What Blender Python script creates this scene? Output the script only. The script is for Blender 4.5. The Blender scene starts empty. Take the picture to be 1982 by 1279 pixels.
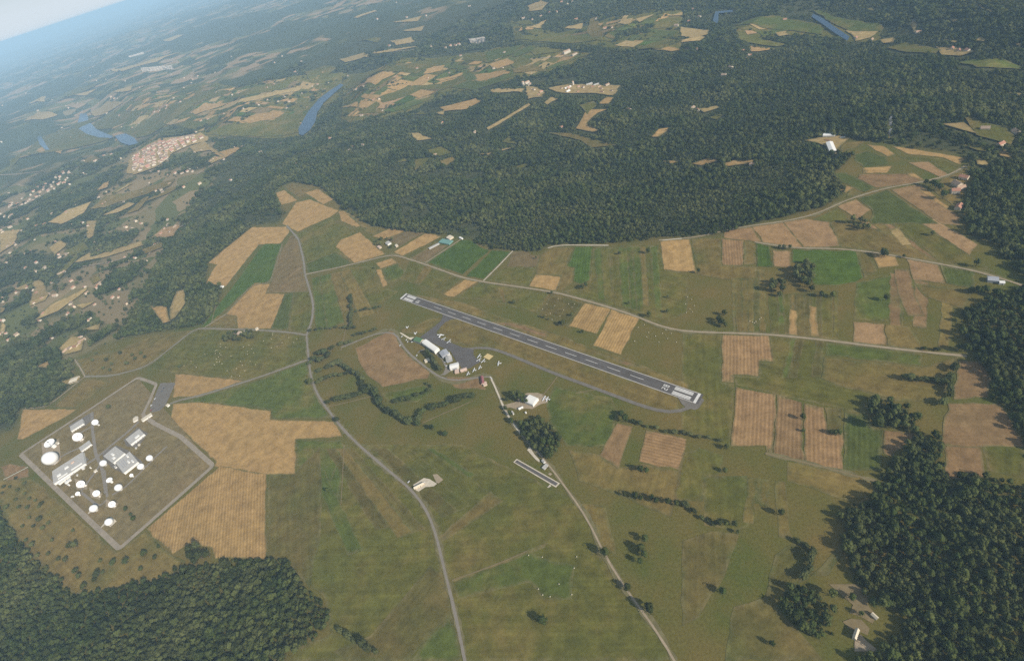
import bpy, math, random
import numpy as np
from mathutils import Matrix, Vector
from mathutils.geometry import delaunay_2d_cdt
random.seed(7); RNG = np.random.default_rng(7)
sc = bpy.context.scene
COL = sc.collection
# ------------------------------------------------------------------ camera
W, H, F = 1982.0, 1279.0, 1000.0
SLOPE, Y0, ALT = 0.33, 82.0, 750.0
ROLL = math.atan(SLOPE); CR, SR = math.cos(ROLL), math.sin(ROLL)
PITCH = math.atan((H/2-(Y0-SLOPE*W/2))*CR/F)
FW = np.array([0, math.cos(PITCH), -math.sin(PITCH)]); UPV = np.array([0, math.sin(PITCH), math.cos(PITCH)]); XV = np.array([1., 0, 0])
RIGHT = CR*XV-SR*UPV; UP = SR*XV+CR*UPV
cam_d = bpy.data.cameras.new('camera'); cam = bpy.data.objects.new('camera', cam_d); COL.objects.link(cam)
cam_d.sensor_width = 36; cam_d.lens = F/W*36; cam_d.clip_start = 1; cam_d.clip_end = 400000
m = Matrix.Identity(4)
for i in range(3):
    m[i][0], m[i][1], m[i][2] = RIGHT[i], UP[i], -FW[i]
m[2][3] = ALT
cam.matrix_world = m; sc.camera = cam
# ------------------------------------------------------------------ light
SUN_AZ, SUN_EL = math.radians(-48), math.radians(31)       # direction towards the sun, from +x
world = bpy.data.worlds.new('World'); sc.world = world; world.use_nodes = True
nt = world.node_tree; nt.nodes.clear()
sky = nt.nodes.new('ShaderNodeTexSky'); sky.sky_type = 'NISHITA'; sky.sun_disc = False
sky.sun_elevation = SUN_EL; sky.sun_rotation = math.pi/2-SUN_AZ; sky.altitude = 900; sky.dust_density = 0.3; sky.air_density = 1.0; sky.ozone_density = 3.0
bg = nt.nodes.new('ShaderNodeBackground'); bg.inputs[1].default_value = 0.052
out = nt.nodes.new('ShaderNodeOutputWorld'); 
tc = nt.nodes.new('ShaderNodeTexCoord'); sx = nt.nodes.new('ShaderNodeSeparateXYZ'); nt.links.new(tc.outputs['Generated'], sx.inputs[0])
cn = nt.nodes.new('ShaderNodeTexNoise'); cn.inputs['Scale'].default_value = 3.0; cn.inputs['Detail'].default_value = 5
cm = nt.nodes.new('ShaderNodeMapping'); cm.inputs['Scale'].default_value = (1, 1, 14); nt.links.new(tc.outputs['Generated'], cm.inputs[0]); nt.links.new(cm.outputs[0], cn.inputs['Vector'])
za = nt.nodes.new('ShaderNodeMath'); za.operation = 'MULTIPLY_ADD'; za.inputs[1].default_value = -.07; nt.links.new(cn.outputs['Fac'], za.inputs[0]); nt.links.new(sx.outputs[2], za.inputs[2])
zr = nt.nodes.new('ShaderNodeMapRange'); zr.inputs[1].default_value = -.02; zr.inputs[2].default_value = .075; zr.inputs[3].default_value = .92; zr.inputs[4].default_value = .35; nt.links.new(za.outputs[0], zr.inputs[0])
hm_ = nt.nodes.new('ShaderNodeMix'); hm_.data_type = 'RGBA'; nt.links.new(zr.outputs[0], hm_.inputs[0]); nt.links.new(sky.outputs[0], hm_.inputs[6]); hm_.inputs[7].default_value = (12.6, 14.2, 15.8, 1)
nt.links.new(hm_.outputs[2], bg.inputs[0]); nt.links.new(bg.outputs[0], out.inputs[0])
sun_d = bpy.data.lights.new('sun', 'SUN'); sun_d.energy = 5.0; sun_d.angle = math.radians(0.53); sun_d.color = (1, .915, .81)
sun = bpy.data.objects.new('sun', sun_d); COL.objects.link(sun)
sd = Vector((math.cos(SUN_AZ)*math.cos(SUN_EL), math.sin(SUN_AZ)*math.cos(SUN_EL), math.sin(SUN_EL)))
sun.rotation_euler = sd.to_track_quat('Z', 'Y').to_euler(); sun.location = (0, 0, 2000)
sc.view_settings.view_transform = 'Standard'; sc.view_settings.look = 'None'; sc.view_settings.gamma = 1; sc.view_settings.use_curve_mapping = False
sc.view_settings.exposure = 0.09
sc.cycles.use_denoising = False; sc.cycles.sample_clamp_indirect = 3; sc.cycles.sample_clamp_direct = 8
sc.cycles.max_bounces = 6; sc.cycles.diffuse_bounces = 2; sc.cycles.volume_bounces = 4; sc.cycles.glossy_bounces = 2
HAZE = 6.3e-5
# ------------------------------------------------------------------ small maths
CR_ = {'c1': (0, 0, 2.974), 'c2': (660, 0, 2.974), 'c3': (1320, 0, 2.974), 'c4': (0, 430, 2.974), 'c5': (660, 430, 2.974),
       'c6': (1320, 430, 2.974), 'c7': (0, 860, 3.003), 'c8': (660, 860, 3.003), 'c9': (1320, 860, 2.994), 'a1': (740, 600, 7.612),
       's1': (20, 760, 6.593), 's2': (120, 880, 6.593), 'hg': (940, 740, 9.91), 'rc': (960, 860, 9.91), 'rn': (760, 555, 14.06),
       'rs': (1280, 730, 14.06), 'h8': (590, 640, 5.66), 'q4': (400, 540, 6.593), 'q5': (700, 430, 6.593), 'ps': (240, 700, 9.91),
       'ya': (760, 900, 14.16), 'br': (1560, 1130, 9.91), 'in': (1560, 230, 9.91), 'v2': (960, 140, 7.612), 'p': (0, 0, 1)}
def P(crop, s):                                   # "x,y x,y" read off an enlarged view -> photo pixels
    ox, oy, k = CR_[crop]
    return [(ox+float(a.split(',')[0])/k, oy+float(a.split(',')[1])/k) for a in s.split()]
_G = RNG.random((256, 256))
def vnoise(x, y, scale, off=0):                  # smooth value noise, -1..1
    x = np.asarray(x, float)/scale+off*17.3+1000; y = np.asarray(y, float)/scale+off*31.7+1000
    xi = np.floor(x).astype(int); yi = np.floor(y).astype(int); fx = x-xi; fy = y-yi
    fx = fx*fx*fx*(fx*(fx*6-15)+10); fy = fy*fy*fy*(fy*(fy*6-15)+10)
    g = lambda a, b: _G[a % 256, b % 256]
    return ((g(xi, yi)*(1-fx)+g(xi+1, yi)*fx)*(1-fy)+(g(xi, yi+1)*(1-fx)+g(xi+1, yi+1)*fx)*fy)*2-1
def sstep(a, b, x):
    t = np.clip((x-a)/(b-a), 0, 1); return t*t*(3-2*t)
def seg_dist(x, y, poly, closed=True):
    x = np.asarray(x, float); y = np.asarray(y, float); d = np.full(x.shape, 1e18); n = len(poly)
    for i in range(n if closed else n-1):
        ax, ay = poly[i]; bx, by = poly[(i+1) % n]; dx, dy = bx-ax, by-ay; L = dx*dx+dy*dy+1e-9
        t = np.clip(((x-ax)*dx+(y-ay)*dy)/L, 0, 1); d = np.minimum(d, (x-ax-t*dx)**2+(y-ay-t*dy)**2)
    return np.sqrt(d)
def inside(x, y, poly):
    x = np.asarray(x, float); y = np.asarray(y, float); r = np.zeros(x.shape, bool); n = len(poly)
    for i in range(n):
        ax, ay = poly[i]; bx, by = poly[(i+1) % n]
        if ay == by: continue
        r ^= ((ay > y) != (by > y)) & (x < (bx-ax)*(y-ay)/(by-ay)+ax)
    return r
def rays(pts):
    p = np.asarray(pts, float); return F*FW[None]+(p[:, :1]-W/2)*RIGHT[None]-(p[:, 1:]-H/2)*UP[None]
def plane_at(pts, z=0.0):
    d = rays(pts); t = (ALT-z)/np.maximum(-d[:, 2], 1e-6); return np.stack([d[:, 0]*t, d[:, 1]*t], 1)
def pix(x, y, z):
    v = np.stack([np.asarray(x, float), np.asarray(y, float), np.asarray(z, float)-ALT], -1)
    w = v@FW; return W/2+F*(v@RIGHT)/np.maximum(w, 1e-3), H/2-F*(v@UP)/np.maximum(w, 1e-3), w
# ------------------------------------------------------------------ terrain shape
EDGE = (P('c4', '0,1215 100,1190 110,1080 280,1060 430,930 430,790 640,690 800,650 1000,620 1120,600 1170,590 1260,470 1280,370 1185,355 1200,235 1300,150 1450,30')
        + [(487, 438), (530, 433), (547, 424), (557, 408), (541, 398), (530, 374), (546, 359), (565, 352), (625, 362), (665, 405), (720, 437), (780, 448), (860, 455), (905, 465), (960, 484), (1040, 488), (1066, 475), (1200, 470), (1280, 462), (1395, 455), (1440, 440), (1530, 418), (1600, 400), (1635, 375), (1615, 335), (1650, 305), (1610, 290), (1640, 268), (1720, 278), (1870, 305), (1880, 345), (1885, 400)]
        + [(1940, 470), (2000, 520), (2300, 700), (2500, 1100), (2500, 1700), (1000, 2200), (-600, 1500), (-400, 1000), (-150, 830)])
PLAT = plane_at(EDGE[:-6])
PLAT = [tuple(v) for v in PLAT]+[(1000, 400), (900, -700), (-1500, -700), (-2000, 500), (-1500, 880)]
RIVER_Z = -104.0
RIV = {k: P(*v) for k, v in {
    'a': ('c1', '462,655 500,655 512,700 560,748 650,785 640,795 570,792 500,772 452,742 448,700'),
    'b': ('c1', '660,782 720,768 775,795 795,825 745,838 690,818'),
    'c': ('c1', '1722,775 1718,740 1775,640 1835,570 1890,528 1960,482 1978,490 1915,545 1865,590 1825,650 1815,700 1785,748 1745,778'),
    'd': ('c1', '213,790 236,783 275,850 290,865 262,862 228,832'),
    'e': ('c3', '755,80 800,100 880,155 965,212 952,236 880,192 800,134 745,97'),
    'f': ('c3', '178,118 192,68 292,58 294,70 212,78 208,132 192,134')}.items()}
RIVW = {k: [tuple(q) for q in plane_at(v, RIVER_Z)] for k, v in RIV.items()}
def open_land(x, y): return vnoise(x, y, 260, 11)+.6*vnoise(x, y, 90, 12)
def height(x, y):
    x = np.asarray(x, float); y = np.asarray(y, float)
    d = np.where(inside(x, y, PLAT), 0, seg_dist(x, y, PLAT))
    s = sstep(0, 700, d)
    rr = np.hypot(x, y)
    rid = 1-2*np.abs(vnoise(x+0.35*y, y-0.2*x, 620, 1))
    h = s*(-52+30*vnoise(x, y, 1150, 2)+23*rid*sstep(150, 900, d)+4*vnoise(x, y, 230, 3)*sstep(100, 500, d))
    h += sstep(2200, 7000, d)*(20+40*vnoise(x, y, 3300, 4)+18*vnoise(x, y, 1300, 5))
    h += sstep(9000, 40000, rr)*(60+110*vnoise(x, y, 9000, 6))
    near = np.full(x.shape, 1e9)
    for k in RIVW: near = np.minimum(near, seg_dist(x, y, RIVW[k]))
    for k in RIVW: near = np.where(inside(x, y, RIVW[k]), 0, near)
    w = 1-sstep(60, 520, near)
    return h*(1-w)+(RIVER_Z-8)*w*s
def at(pts, z=None):
    """photo pixels -> points on the ground (world metres)"""
    pts = np.asarray(pts, float); q = plane_at(pts, 0.0 if z is None else z)
    if z is not None: return np.column_stack([q, np.full(len(q), z)])
    if inside(q[:, 0], q[:, 1], PLAT).all(): return np.column_stack([q, np.zeros(len(q))])
    zz = np.zeros(len(q)); lim = np.hypot(q[:, 0], q[:, 1]) > 30000
    for k in range(14):
        zn = height(q[:, 0], q[:, 1]); zz = np.where(lim, 0, zz+0.6*(zn-zz))
        d = rays(pts); t = (ALT-zz)/np.maximum(-d[:, 2], 1e-3); q = np.stack([d[:, 0]*t, d[:, 1]*t], 1)
    return np.column_stack([q, height(q[:, 0], q[:, 1])])
# ------------------------------------------------------------------ materials
def mat(name):
    mt = bpy.data.materials.new(name); mt.use_nodes = True; n = mt.node_tree; b = n.nodes['Principled BSDF']
    b.inputs['Specular IOR Level'].default_value = 0.1; b.inputs['Roughness'].default_value = 0.9
    return mt, n, b
class N:
    def __init__(s, nt): s.t = nt
    def __call__(s, kind, **kw):
        nd = s.t.nodes.new('ShaderNode'+kind)
        for k, v in kw.items():
            if k.startswith('i_'): nd.inputs[int(k[2:])].default_value = v
            else: setattr(nd, k, v)
        return nd
    def l(s, a, b): s.t.links.new(a, b)
    def noise(s, vec, scale, detail=3, rough=.6):
        nd = s('TexNoise'); nd.inputs['Scale'].default_value = scale; nd.inputs['Detail'].default_value = detail; nd.inputs['Roughness'].default_value = rough
        s.l(vec, nd.inputs['Vector']); return nd.outputs['Fac']
    def ramp(s, fac, a, b, lo=0., hi=1.):
        nd = s('MapRange'); nd.inputs[1].default_value = a; nd.inputs[2].default_value = b; nd.inputs[3].default_value = lo; nd.inputs[4].default_value = hi
        s.l(fac, nd.inputs[0]); return nd.outputs[0]
    def mix(s, fac, a, b, typ='MIX'):
        nd = s('Mix', data_type='RGBA', blend_type=typ)
        if isinstance(fac, float): nd.inputs[0].default_value = fac
        else: s.l(fac, nd.inputs[0])
        for i, c in ((6, a), (7, b)):
            if isinstance(c, tuple): nd.inputs[i].default_value = (*c, 1)
            else: s.l(c, nd.inputs[i])
        return nd.outputs[2]
    def math(s, op, a, b=0.0):
        nd = s('Math', operation=op)
        for i, c in ((0, a), (1, b)):
            if isinstance(c, (int, float)): nd.inputs[i].default_value = c
            else: s.l(c, nd.inputs[i])
        return nd.outputs[0]
def gray(n, f):
    nd = n('CombineColor'); [n.l(f, nd.inputs[i]) for i in range(3)]; return nd.outputs[0]
def field_mat(name, stripe, period, fine, patch, dry=(.30, .19, .10), lush=(.085, .12, .04)):
    mt, t, b = mat(name); n = N(t)
    geo = n('NewGeometry').outputs['Position']; oi = n('ObjectInfo'); uv = n('UVMap').outputs[0]
    sep = n('SeparateXYZ'); n.l(uv, sep.inputs[0])
    wob = n.noise(geo, .02, 2); wob2 = n.math('MULTIPLY', wob, period*.3)
    ph = n.math('MULTIPLY', n.math('ADD', sep.outputs[1], wob2), 2*math.pi/period)
    w1 = n.math('SINE', ph); w1 = n.ramp(w1, -.6, 1, 1-stripe, 1+stripe)
    # broad swaths of different age across the field
    st = n('CombineXYZ'); n.l(n.math('MULTIPLY', sep.outputs[0], .0025), st.inputs[0]); n.l(n.math('MULTIPLY', sep.outputs[1], .03), st.inputs[1])
    n.l(oi.outputs['Random'], st.inputs[2]); sw = n.ramp(n.noise(st.outputs[0], 1.6, 3, .7), .3, .7, 1-fine*1.2, 1+fine*1.2)
    st2 = n('CombineXYZ'); n.l(n.math('MULTIPLY', sep.outputs[0], .006), st2.inputs[0]); n.l(n.math('MULTIPLY', sep.outputs[1], .22), st2.inputs[1])
    sw2 = n.ramp(n.noise(st2.outputs[0], 1.0, 2, .6), .3, .7, 1-fine, 1+fine)
    big = n.noise(geo, .009, 4, .62); mid = n.noise(geo, .05, 3, .65); small = n.noise(geo, .22, 3, .75)
    c = oi.outputs['Color']; ea = n('Attribute'); ea.attribute_name = 'edge'
    c = n.mix(n.ramp(n.math('ADD', ea.outputs['Fac'], n.math('MULTIPLY', n.math('SUBTRACT', n.noise(geo, .06, 3, .7), .5), 1.3)), .35, .95, 0, .8), c, n.mix(n.ramp(mid_ := n.noise(geo, .04, 3, .65), .35, .65), (.10, .105, .035), (.19, .155, .07)))
    c = n.mix(n.ramp(big, .5, .72, 0, patch), c, dry); c = n.mix(n.ramp(big, .5, .3, 0, patch*.8), c, lush)
    f = n.math('MULTIPLY', n.math('MULTIPLY', w1, sw), sw2)
    f = n.math('MULTIPLY', f, n.ramp(mid, .25, .75, .70, 1.30)); f = n.math('MULTIPLY', f, n.ramp(small, .25, .75, .80, 1.20))
    c = n.mix(1.0, c, gray(n, f), 'MULTIPLY'); n.l(c, b.inputs['Base Color'])
    bp = n('Bump'); bp.inputs['Strength'].default_value = .5; bp.inputs['Distance'].default_value = .5; n.l(small, bp.inputs['Height']); n.l(bp.outputs[0], b.inputs['Normal'])
    b.inputs['Roughness'].default_value = 1; b.inputs['Specular IOR Level'].default_value = 0
    return mt
M_PLAIN = field_mat('dry stubble', .02, 6, .035, .2, (.36, .22, .12), (.20, .17, .08))
M_ROWS = field_mat('stubble with windrows', .12, 5.8, .07, .15, (.36, .22, .12), (.20, .17, .08))
M_MEAD = field_mat('meadow grass', .03, 14, .075, .55, (.235, .158, .056), (.066, .092, .021))
M_CROP = field_mat('green crop', .08, 7, .08, .22, (.14, .15, .05), (.05, .11, .03))
def flat_mat(name, col, var=.12, scale=.3, rough=.8, spec=.2, rnd=0.0, metal=0.0):
    mt, t, b = mat(name); n = N(t); geo = n('NewGeometry').outputs['Position']
    f = n.ramp(n.noise(geo, scale, 4, .65), .25, .75, 1-var, 1+var)
    if rnd:
        f = n.math('MULTIPLY', f, n.ramp(n('ObjectInfo').outputs['Random'], 0, 1, 1-rnd, 1+rnd))
    n.l(n.mix(1.0, col, gray(n, f), 'MULTIPLY'), b.inputs['Base Color'])
    b.inputs['Roughness'].default_value = rough; b.inputs['Specular IOR Level'].default_value = spec; b.inputs['Metallic'].default_value = metal
    return mt
M_ASPH = flat_mat('runway asphalt', (.116, .104, .094), .16, .06)
M_RUN, t_, b_ = mat('runway asphalt worn'); n = N(t_); uvn = n('UVMap').outputs[0]; mp = n('Mapping'); mp.inputs['Scale'].default_value = (.012, .55, 1); n.l(uvn, mp.inputs[0]); geo = n('NewGeometry').outputs['Position']
st_ = n.ramp(n.noise(mp.outputs[0], 1.0, 4, .7), .3, .7, .72, 1.22); pt_ = n.ramp(n.noise(geo, .05, 4, .7), .3, .7, .85, 1.15)
n.l(n.mix(1.0, (.118, .106, .096), gray(n, n.math('MULTIPLY', st_, pt_)), 'MULTIPLY'), b_.inputs['Base Color'])
M_ASPH2 = flat_mat('old asphalt', (.172, .152, .125), .18, .08)
M_ROAD = flat_mat('road asphalt', (.235, .205, .165), .12, .1)
M_TRACK = flat_mat('limestone track', (.34, .27, .18), .2, .15)
M_DULL = flat_mat('worn grass track', (.21, .16, .08), .2, .15)
M_VERGE = flat_mat('grass verge', (.165, .142, .062), .3, .08)
M_GRAVEL = flat_mat('white limestone gravel', (.56, .49, .38), .18, .2)
M_PAINT = flat_mat('white runway paint', (.66, .64, .59), .22, .35)
M_EDGEP = flat_mat('faded edge paint', (.42, .39, .35), .2, .2)
M_WHITE = flat_mat('white metal roof', (.80, .78, .72), .05, .3, .5, .3)
M_CREAM = flat_mat('cream render', (.66, .58, .44), .08, .4)
M_GREY = flat_mat('grey sheet metal', (.36, .37, .39), .1, .4, .5, .4)
M_LGREY = flat_mat('pale flat roof', (.46, .44, .40), .1, .25)
M_DARK = flat_mat('dark opening', (.03, .03, .035), .1, 1)
M_GREENR = flat_mat('green sheet roof', (.10, .19, .09), .1, .3)
M_TILE = flat_mat('terracotta tile roof', (.40, .20, .13), .2, .5, rnd=.3)
M_PINK = flat_mat('pink render', (.62, .46, .36), .1, .5)
M_REDR = flat_mat('dark red roof', (.26, .10, .10), .2, .5)
M_WALL = flat_mat('pale stone wall', (.62, .52, .38), .12, .5, rnd=.15)
M_TEAL = flat_mat('teal net roof', (.16, .30, .26), .12, .4)
M_YELLOW = flat_mat('yellow sand', (.60, .46, .21), .1, .3)
M_RADOME = flat_mat('white radome skin', (.86, .85, .82), .03, .1, .45, .4)
M_PLANE = flat_mat('white aircraft paint', (.85, .85, .84), .03, .5, .3, .5)
M_GLASS = flat_mat('dark glass', (.03, .04, .05), .1, 1, .1, .6)
M_TRUNK = flat_mat('bark', (.10, .075, .05), .2, 1)
M_BALE = flat_mat('straw bale', (.58, .52, .38), .1, 1)
M_CLIFF = flat_mat('limestone cliff', (.55, .47, .38), .25, .05)
M_PERI = flat_mat('gravel perimeter road', (.30, .25, .185), .22, .06)
M_LAWN = flat_mat('dry compound grass', (.215, .165, .078), .25, .03)
def leaf_mat(name, c1, c2, c3):
    mt, t, b = mat(name); n = N(t); geo = n('NewGeometry').outputs['Position']; oi = n('ObjectInfo')
    c = n.mix(n.ramp(oi.outputs['Random'], 0, 1), c1, c2)
    c = n.mix(n.ramp(n.noise(geo, .0065, 4, .65), .44, .64, 0, .85), c, c3)
    c = n.mix(n.ramp(n.noise(geo, .0031, 3, .6), .5, .66, 0, .7), c, tuple(q*.72 for q in c1))
    f = n.math('MULTIPLY', n.ramp(n.noise(geo, .5, 2, .7), .25, .75, .78, 1.22), n.ramp(n.math('FRACT', n.math('MULTIPLY', oi.outputs['Random'], 7.13)), 0, 1, .60, 1.40))
    n.l(n.mix(1.0, c, gray(n, f), 'MULTIPLY'), b.inputs['Base Color']); b.inputs['Roughness'].default_value = .9; b.inputs['Specular IOR Level'].default_value = .05
    return mt
M_LEAF = leaf_mat('oak foliage', (.038, .055, .014), (.062, .074, .020), (.105, .108, .038))
M_LEAF2 = leaf_mat('hedge foliage', (.050, .064, .020), (.075, .084, .028), (.100, .102, .040))
# water
M_WATER, t_, b_ = mat('river water'); b_.inputs['Base Color'].default_value = (.025, .06, .11, 1); b_.inputs['Roughness'].default_value = .2; b_.inputs['Specular IOR Level'].default_value = .3
# ground: grass on the plateau, leaf litter in the woods, patchwork of woods and fields far off
M_GROUND, t_, b_ = mat('ground cover'); n = N(t_); geo = n('NewGeometry').outputs['Position']
att = n('Attribute'); att.attribute_name = 'plateau'; far = n('Attribute'); far.attribute_name = 'far'
big = n.noise(geo, .006, 4, .62); mid = n.noise(geo, .03, 4, .65); small = n.noise(geo, .3, 2, .7)
gr = n.mix(n.ramp(big, .36, .64), (.094, .106, .022), (.170, .124, .038)); gr = n.mix(n.ramp(mid, .42, .7, 0, .6), gr, (.134, .114, .031))
fl = n.mix(n.ramp(mid, .3, .7), (.042, .052, .022), (.085, .085, .04))
vo = n('TexVoronoi'); vo.inputs['Scale'].default_value = .0065; vo.inputs['Randomness'].default_value = 1
wv = n('VectorMath', operation='ADD'); n.l(geo, wv.inputs[0]); nz = n('TexNoise'); nz.inputs['Scale'].default_value = .004; n.l(geo, nz.inputs['Vector'])
sv = n('VectorMath', operation='SCALE'); sv.inputs[3].default_value = 160; n.l(nz.outputs['Color'], sv.inputs[0]); n.l(sv.outputs[0], wv.inputs[1]); n.l(wv.outputs[0], vo.inputs['Vector'])
sepc = n('SeparateColor'); n.l(vo.outputs['Color'], sepc.inputs[0])
fieldc = n.mix(n.ramp(sepc.outputs[0], .4, .6), (.15, .15, .06), (.33, .23, .13))
opn = n.math('MULTIPLY', n.ramp(n.noise(geo, .00042, 4, .62), .495, .52), n.ramp(sepc.outputs[1], .42, .44))
canopy = n.mix(n.ramp(n.noise(geo, .012, 4, .8), .3, .7), (.045, .058, .024), (.085, .096, .042))
farc = n.mix(opn, canopy, fieldc)
opa = n('Attribute'); opa.attribute_name = 'open'
fl = n.mix(opa.outputs['Fac'], fl, n.mix(n.ramp(sepc.outputs[0], .35, .65), (.115, .122, .042), (.25, .19, .10)))
wild = n.mix(far.outputs['Fac'], fl, farc)
cc = n.mix(att.outputs['Fac'], wild, gr)
cc = n.mix(1.0, cc, gray(n, n.ramp(small, .25, .75, .74, 1.26)), 'MULTIPLY'); n.l(cc, b_.inputs['Base Color'])
bp = n('Bump'); bp.inputs['Strength'].default_value = 1; bp.inputs['Distance'].default_value = 9; hm = n.math('MULTIPLY', n.noise(geo, .045, 3, .7), n.math('MULTIPLY', far.outputs['Fac'], n.ramp(opn, 0, 1, 1, 0)))
n.l(hm, bp.inputs['Height']); n.l(bp.outputs[0], b_.inputs['Normal']); b_.inputs['Specular IOR Level'].default_value = 0
# ------------------------------------------------------------------ object helpers
def tag(o, label=None, cat=None, group=None, kind=None):
    if label: o['label'] = label
    if cat: o['category'] = cat
    if group: o['group'] = group
    if kind: o['kind'] = kind
    return o
def mesh_obj(name, verts, faces, mats, parent=None, fm=None, smooth=False, loc=None):
    me = bpy.data.meshes.new(name); me.from_pydata([tuple(map(float, v)) for v in verts], [], faces)
    for mm in (mats if isinstance(mats, (list, tuple)) else [mats]): me.materials.append(mm)
    if fm is not None: me.polygons.foreach_set('material_index', fm)
    if smooth: me.polygons.foreach_set('use_smooth', [True]*len(me.polygons))
    me.update()
    return link(name, me, parent, loc)
def link(name, me, parent=None, loc=None):
    o = bpy.data.objects.new(name, me); COL.objects.link(o)
    if parent is not None: o.parent = parent
    if loc is not None: o.location = loc
    return o
def empty(name, loc, rz=0.0, label=None, cat=None, group=None):
    o = bpy.data.objects.new(name, None); COL.objects.link(o); o.location = loc; o.rotation_euler = (0, 0, rz); o.empty_display_size = 2
    return tag(o, label, cat, group)
def dense(poly, step, closed=True, jit=0.0):
    r = []; n_ = len(poly)
    for i in range(n_ if closed else n_-1):
        a = np.array(poly[i]); b = np.array(poly[(i+1) % n_]); k = max(1, int(np.linalg.norm(b-a)/step))
        for j in range(k):
            q = a+(b-a)*j/k
            if jit and j: q = q+RNG.normal(0, jit, 2)
            r.append((q[0], q[1]))
    if not closed: r.append(tuple(poly[-1]))
    return r
LAYER = [0]
def sheet(name, wpoly, material, lift, color=None, flat=True, jit=0.0, step=25, ang=None, parent=None, edge=0.0, field=False):
    """a piece of ground cover draped over the terrain; uv in metres along the ploughing direction"""
    wp = dense(wpoly, step, True, jit); pts = list(wp)
    a = np.array(wp); nb = len(wp)
    if not flat:
        lo, hi = a.min(0), a.max(0); g = max(18.0, float(max(hi-lo))/26)
        xs, ys = np.meshgrid(np.arange(lo[0], hi[0], g), np.arange(lo[1], hi[1], g)); xs = xs.ravel(); ys = ys.ravel()
        k = inside(xs, ys, wp) & (seg_dist(xs, ys, wp) > g*.4); pts += list(zip(xs[k], ys[k]))
    ring = []
    if edge:
        prev = np.roll(a, 1, 0); nxt = np.roll(a, -1, 0); tg = nxt-prev; tg /= np.hypot(tg[:, 0], tg[:, 1])[:, None]+1e-9
        sa = .5*np.sum(a[:, 0]*nxt[:, 1]-nxt[:, 0]*a[:, 1]); nn_ = np.column_stack([-tg[:, 1], tg[:, 0]])*(1 if sa > 0 else -1); q = a+nn_*edge
        k = inside(q[:, 0], q[:, 1], wp) & (seg_dist(q[:, 0], q[:, 1], wp) > edge*.7); ring = [tuple(v_) for v_ in q[k]]; pts += ring
    v, e, f, _, _, _ = delaunay_2d_cdt([Vector(q) for q in pts], [], [list(range(nb))], 1, 1e-4)
    v = np.array([(q[0], q[1]) for q in v])
    z = height(v[:, 0], v[:, 1]) if not flat else np.zeros(len(v))
    LAYER[0] += 1
    z = z+((.36+lift*.12+(LAYER[0] % 15)*.002 if not field else lift) if flat else lift+(LAYER[0] % 60)*.004)
    c0 = v.mean(0)
    me = bpy.data.meshes.new(name); me.from_pydata([(x-c0[0], y-c0[1], q) for (x, y), q in zip(v, z)], [], [list(q) for q in f]); me.materials.append(material)
    if len(me.polygons):
        nz = sum(p.normal.z*p.area for p in me.polygons)
        if nz < 0: me.flip_normals()
    if ang is None:
        w = np.array(wpoly); d = np.roll(w, -1, 0)-w; L = np.hypot(d[:, 0], d[:, 1]); k = L.argmax(); ang = math.atan2(d[k, 1], d[k, 0])
    if edge:
        ev = np.clip(1-seg_dist(v[:, 0], v[:, 1], wp)/(edge*.65), 0, 1); ae = me.attributes.new('edge', 'FLOAT', 'POINT'); ae.data.foreach_set('value', ev)
    uvl = me.uv_layers.new(name='UVMap'); li = np.zeros(len(me.loops), int); me.loops.foreach_get('vertex_index', li)
    q = v[li]; ca, sa = math.cos(ang), math.sin(ang)
    uvl.data.foreach_set('uv', np.column_stack([q[:, 0]*ca+q[:, 1]*sa, -q[:, 0]*sa+q[:, 1]*ca]).ravel())
    me.update(); o = link(name, me, parent, (c0[0], c0[1], 0))
    if color: o.color = (*color, 1)
    return o
def ribbon(name, wline, width, material, lift, flat=True, kind='structure', step=20, wiggle=0.0):
    w = np.array(dense(wline, step, False)); n_ = len(w)
    # smooth the bends
    for _ in range(3):
        w[1:-1] = (w[:-2]+2*w[1:-1]+w[2:])/4
    d = np.gradient(w, axis=0); d /= np.hypot(d[:, 0], d[:, 1])[:, None]+1e-9; nn = np.column_stack([-d[:, 1], d[:, 0]])
    wd = width/2*(1+wiggle*RNG.normal(0, 1, n_)) if wiggle else np.full(n_, width/2)
    A = w+nn*wd[:, None]; B = w-nn*wd[:, None]; c0 = w.mean(0)
    zA = height(A[:, 0], A[:, 1]) if not flat else np.zeros(n_); zB = height(B[:, 0], B[:, 1]) if not flat else np.zeros(n_)
    LAYER[0] += 1; lf = (.36+lift*.12+(LAYER[0] % 15)*.002) if flat else lift+(LAYER[0] % 60)*.004
    verts = [(A[i, 0]-c0[0], A[i, 1]-c0[1], zA[i]+lf) for i in range(n_)]+[(B[i, 0]-c0[0], B[i, 1]-c0[1], zB[i]+lf) for i in range(n_)]
    faces = [(i, i+n_, i+1+n_, i+1) for i in range(n_-1)]
    return tag(mesh_obj(name, verts, faces, material, None, None, False, (c0[0], c0[1], 0)), kind=kind)
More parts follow.
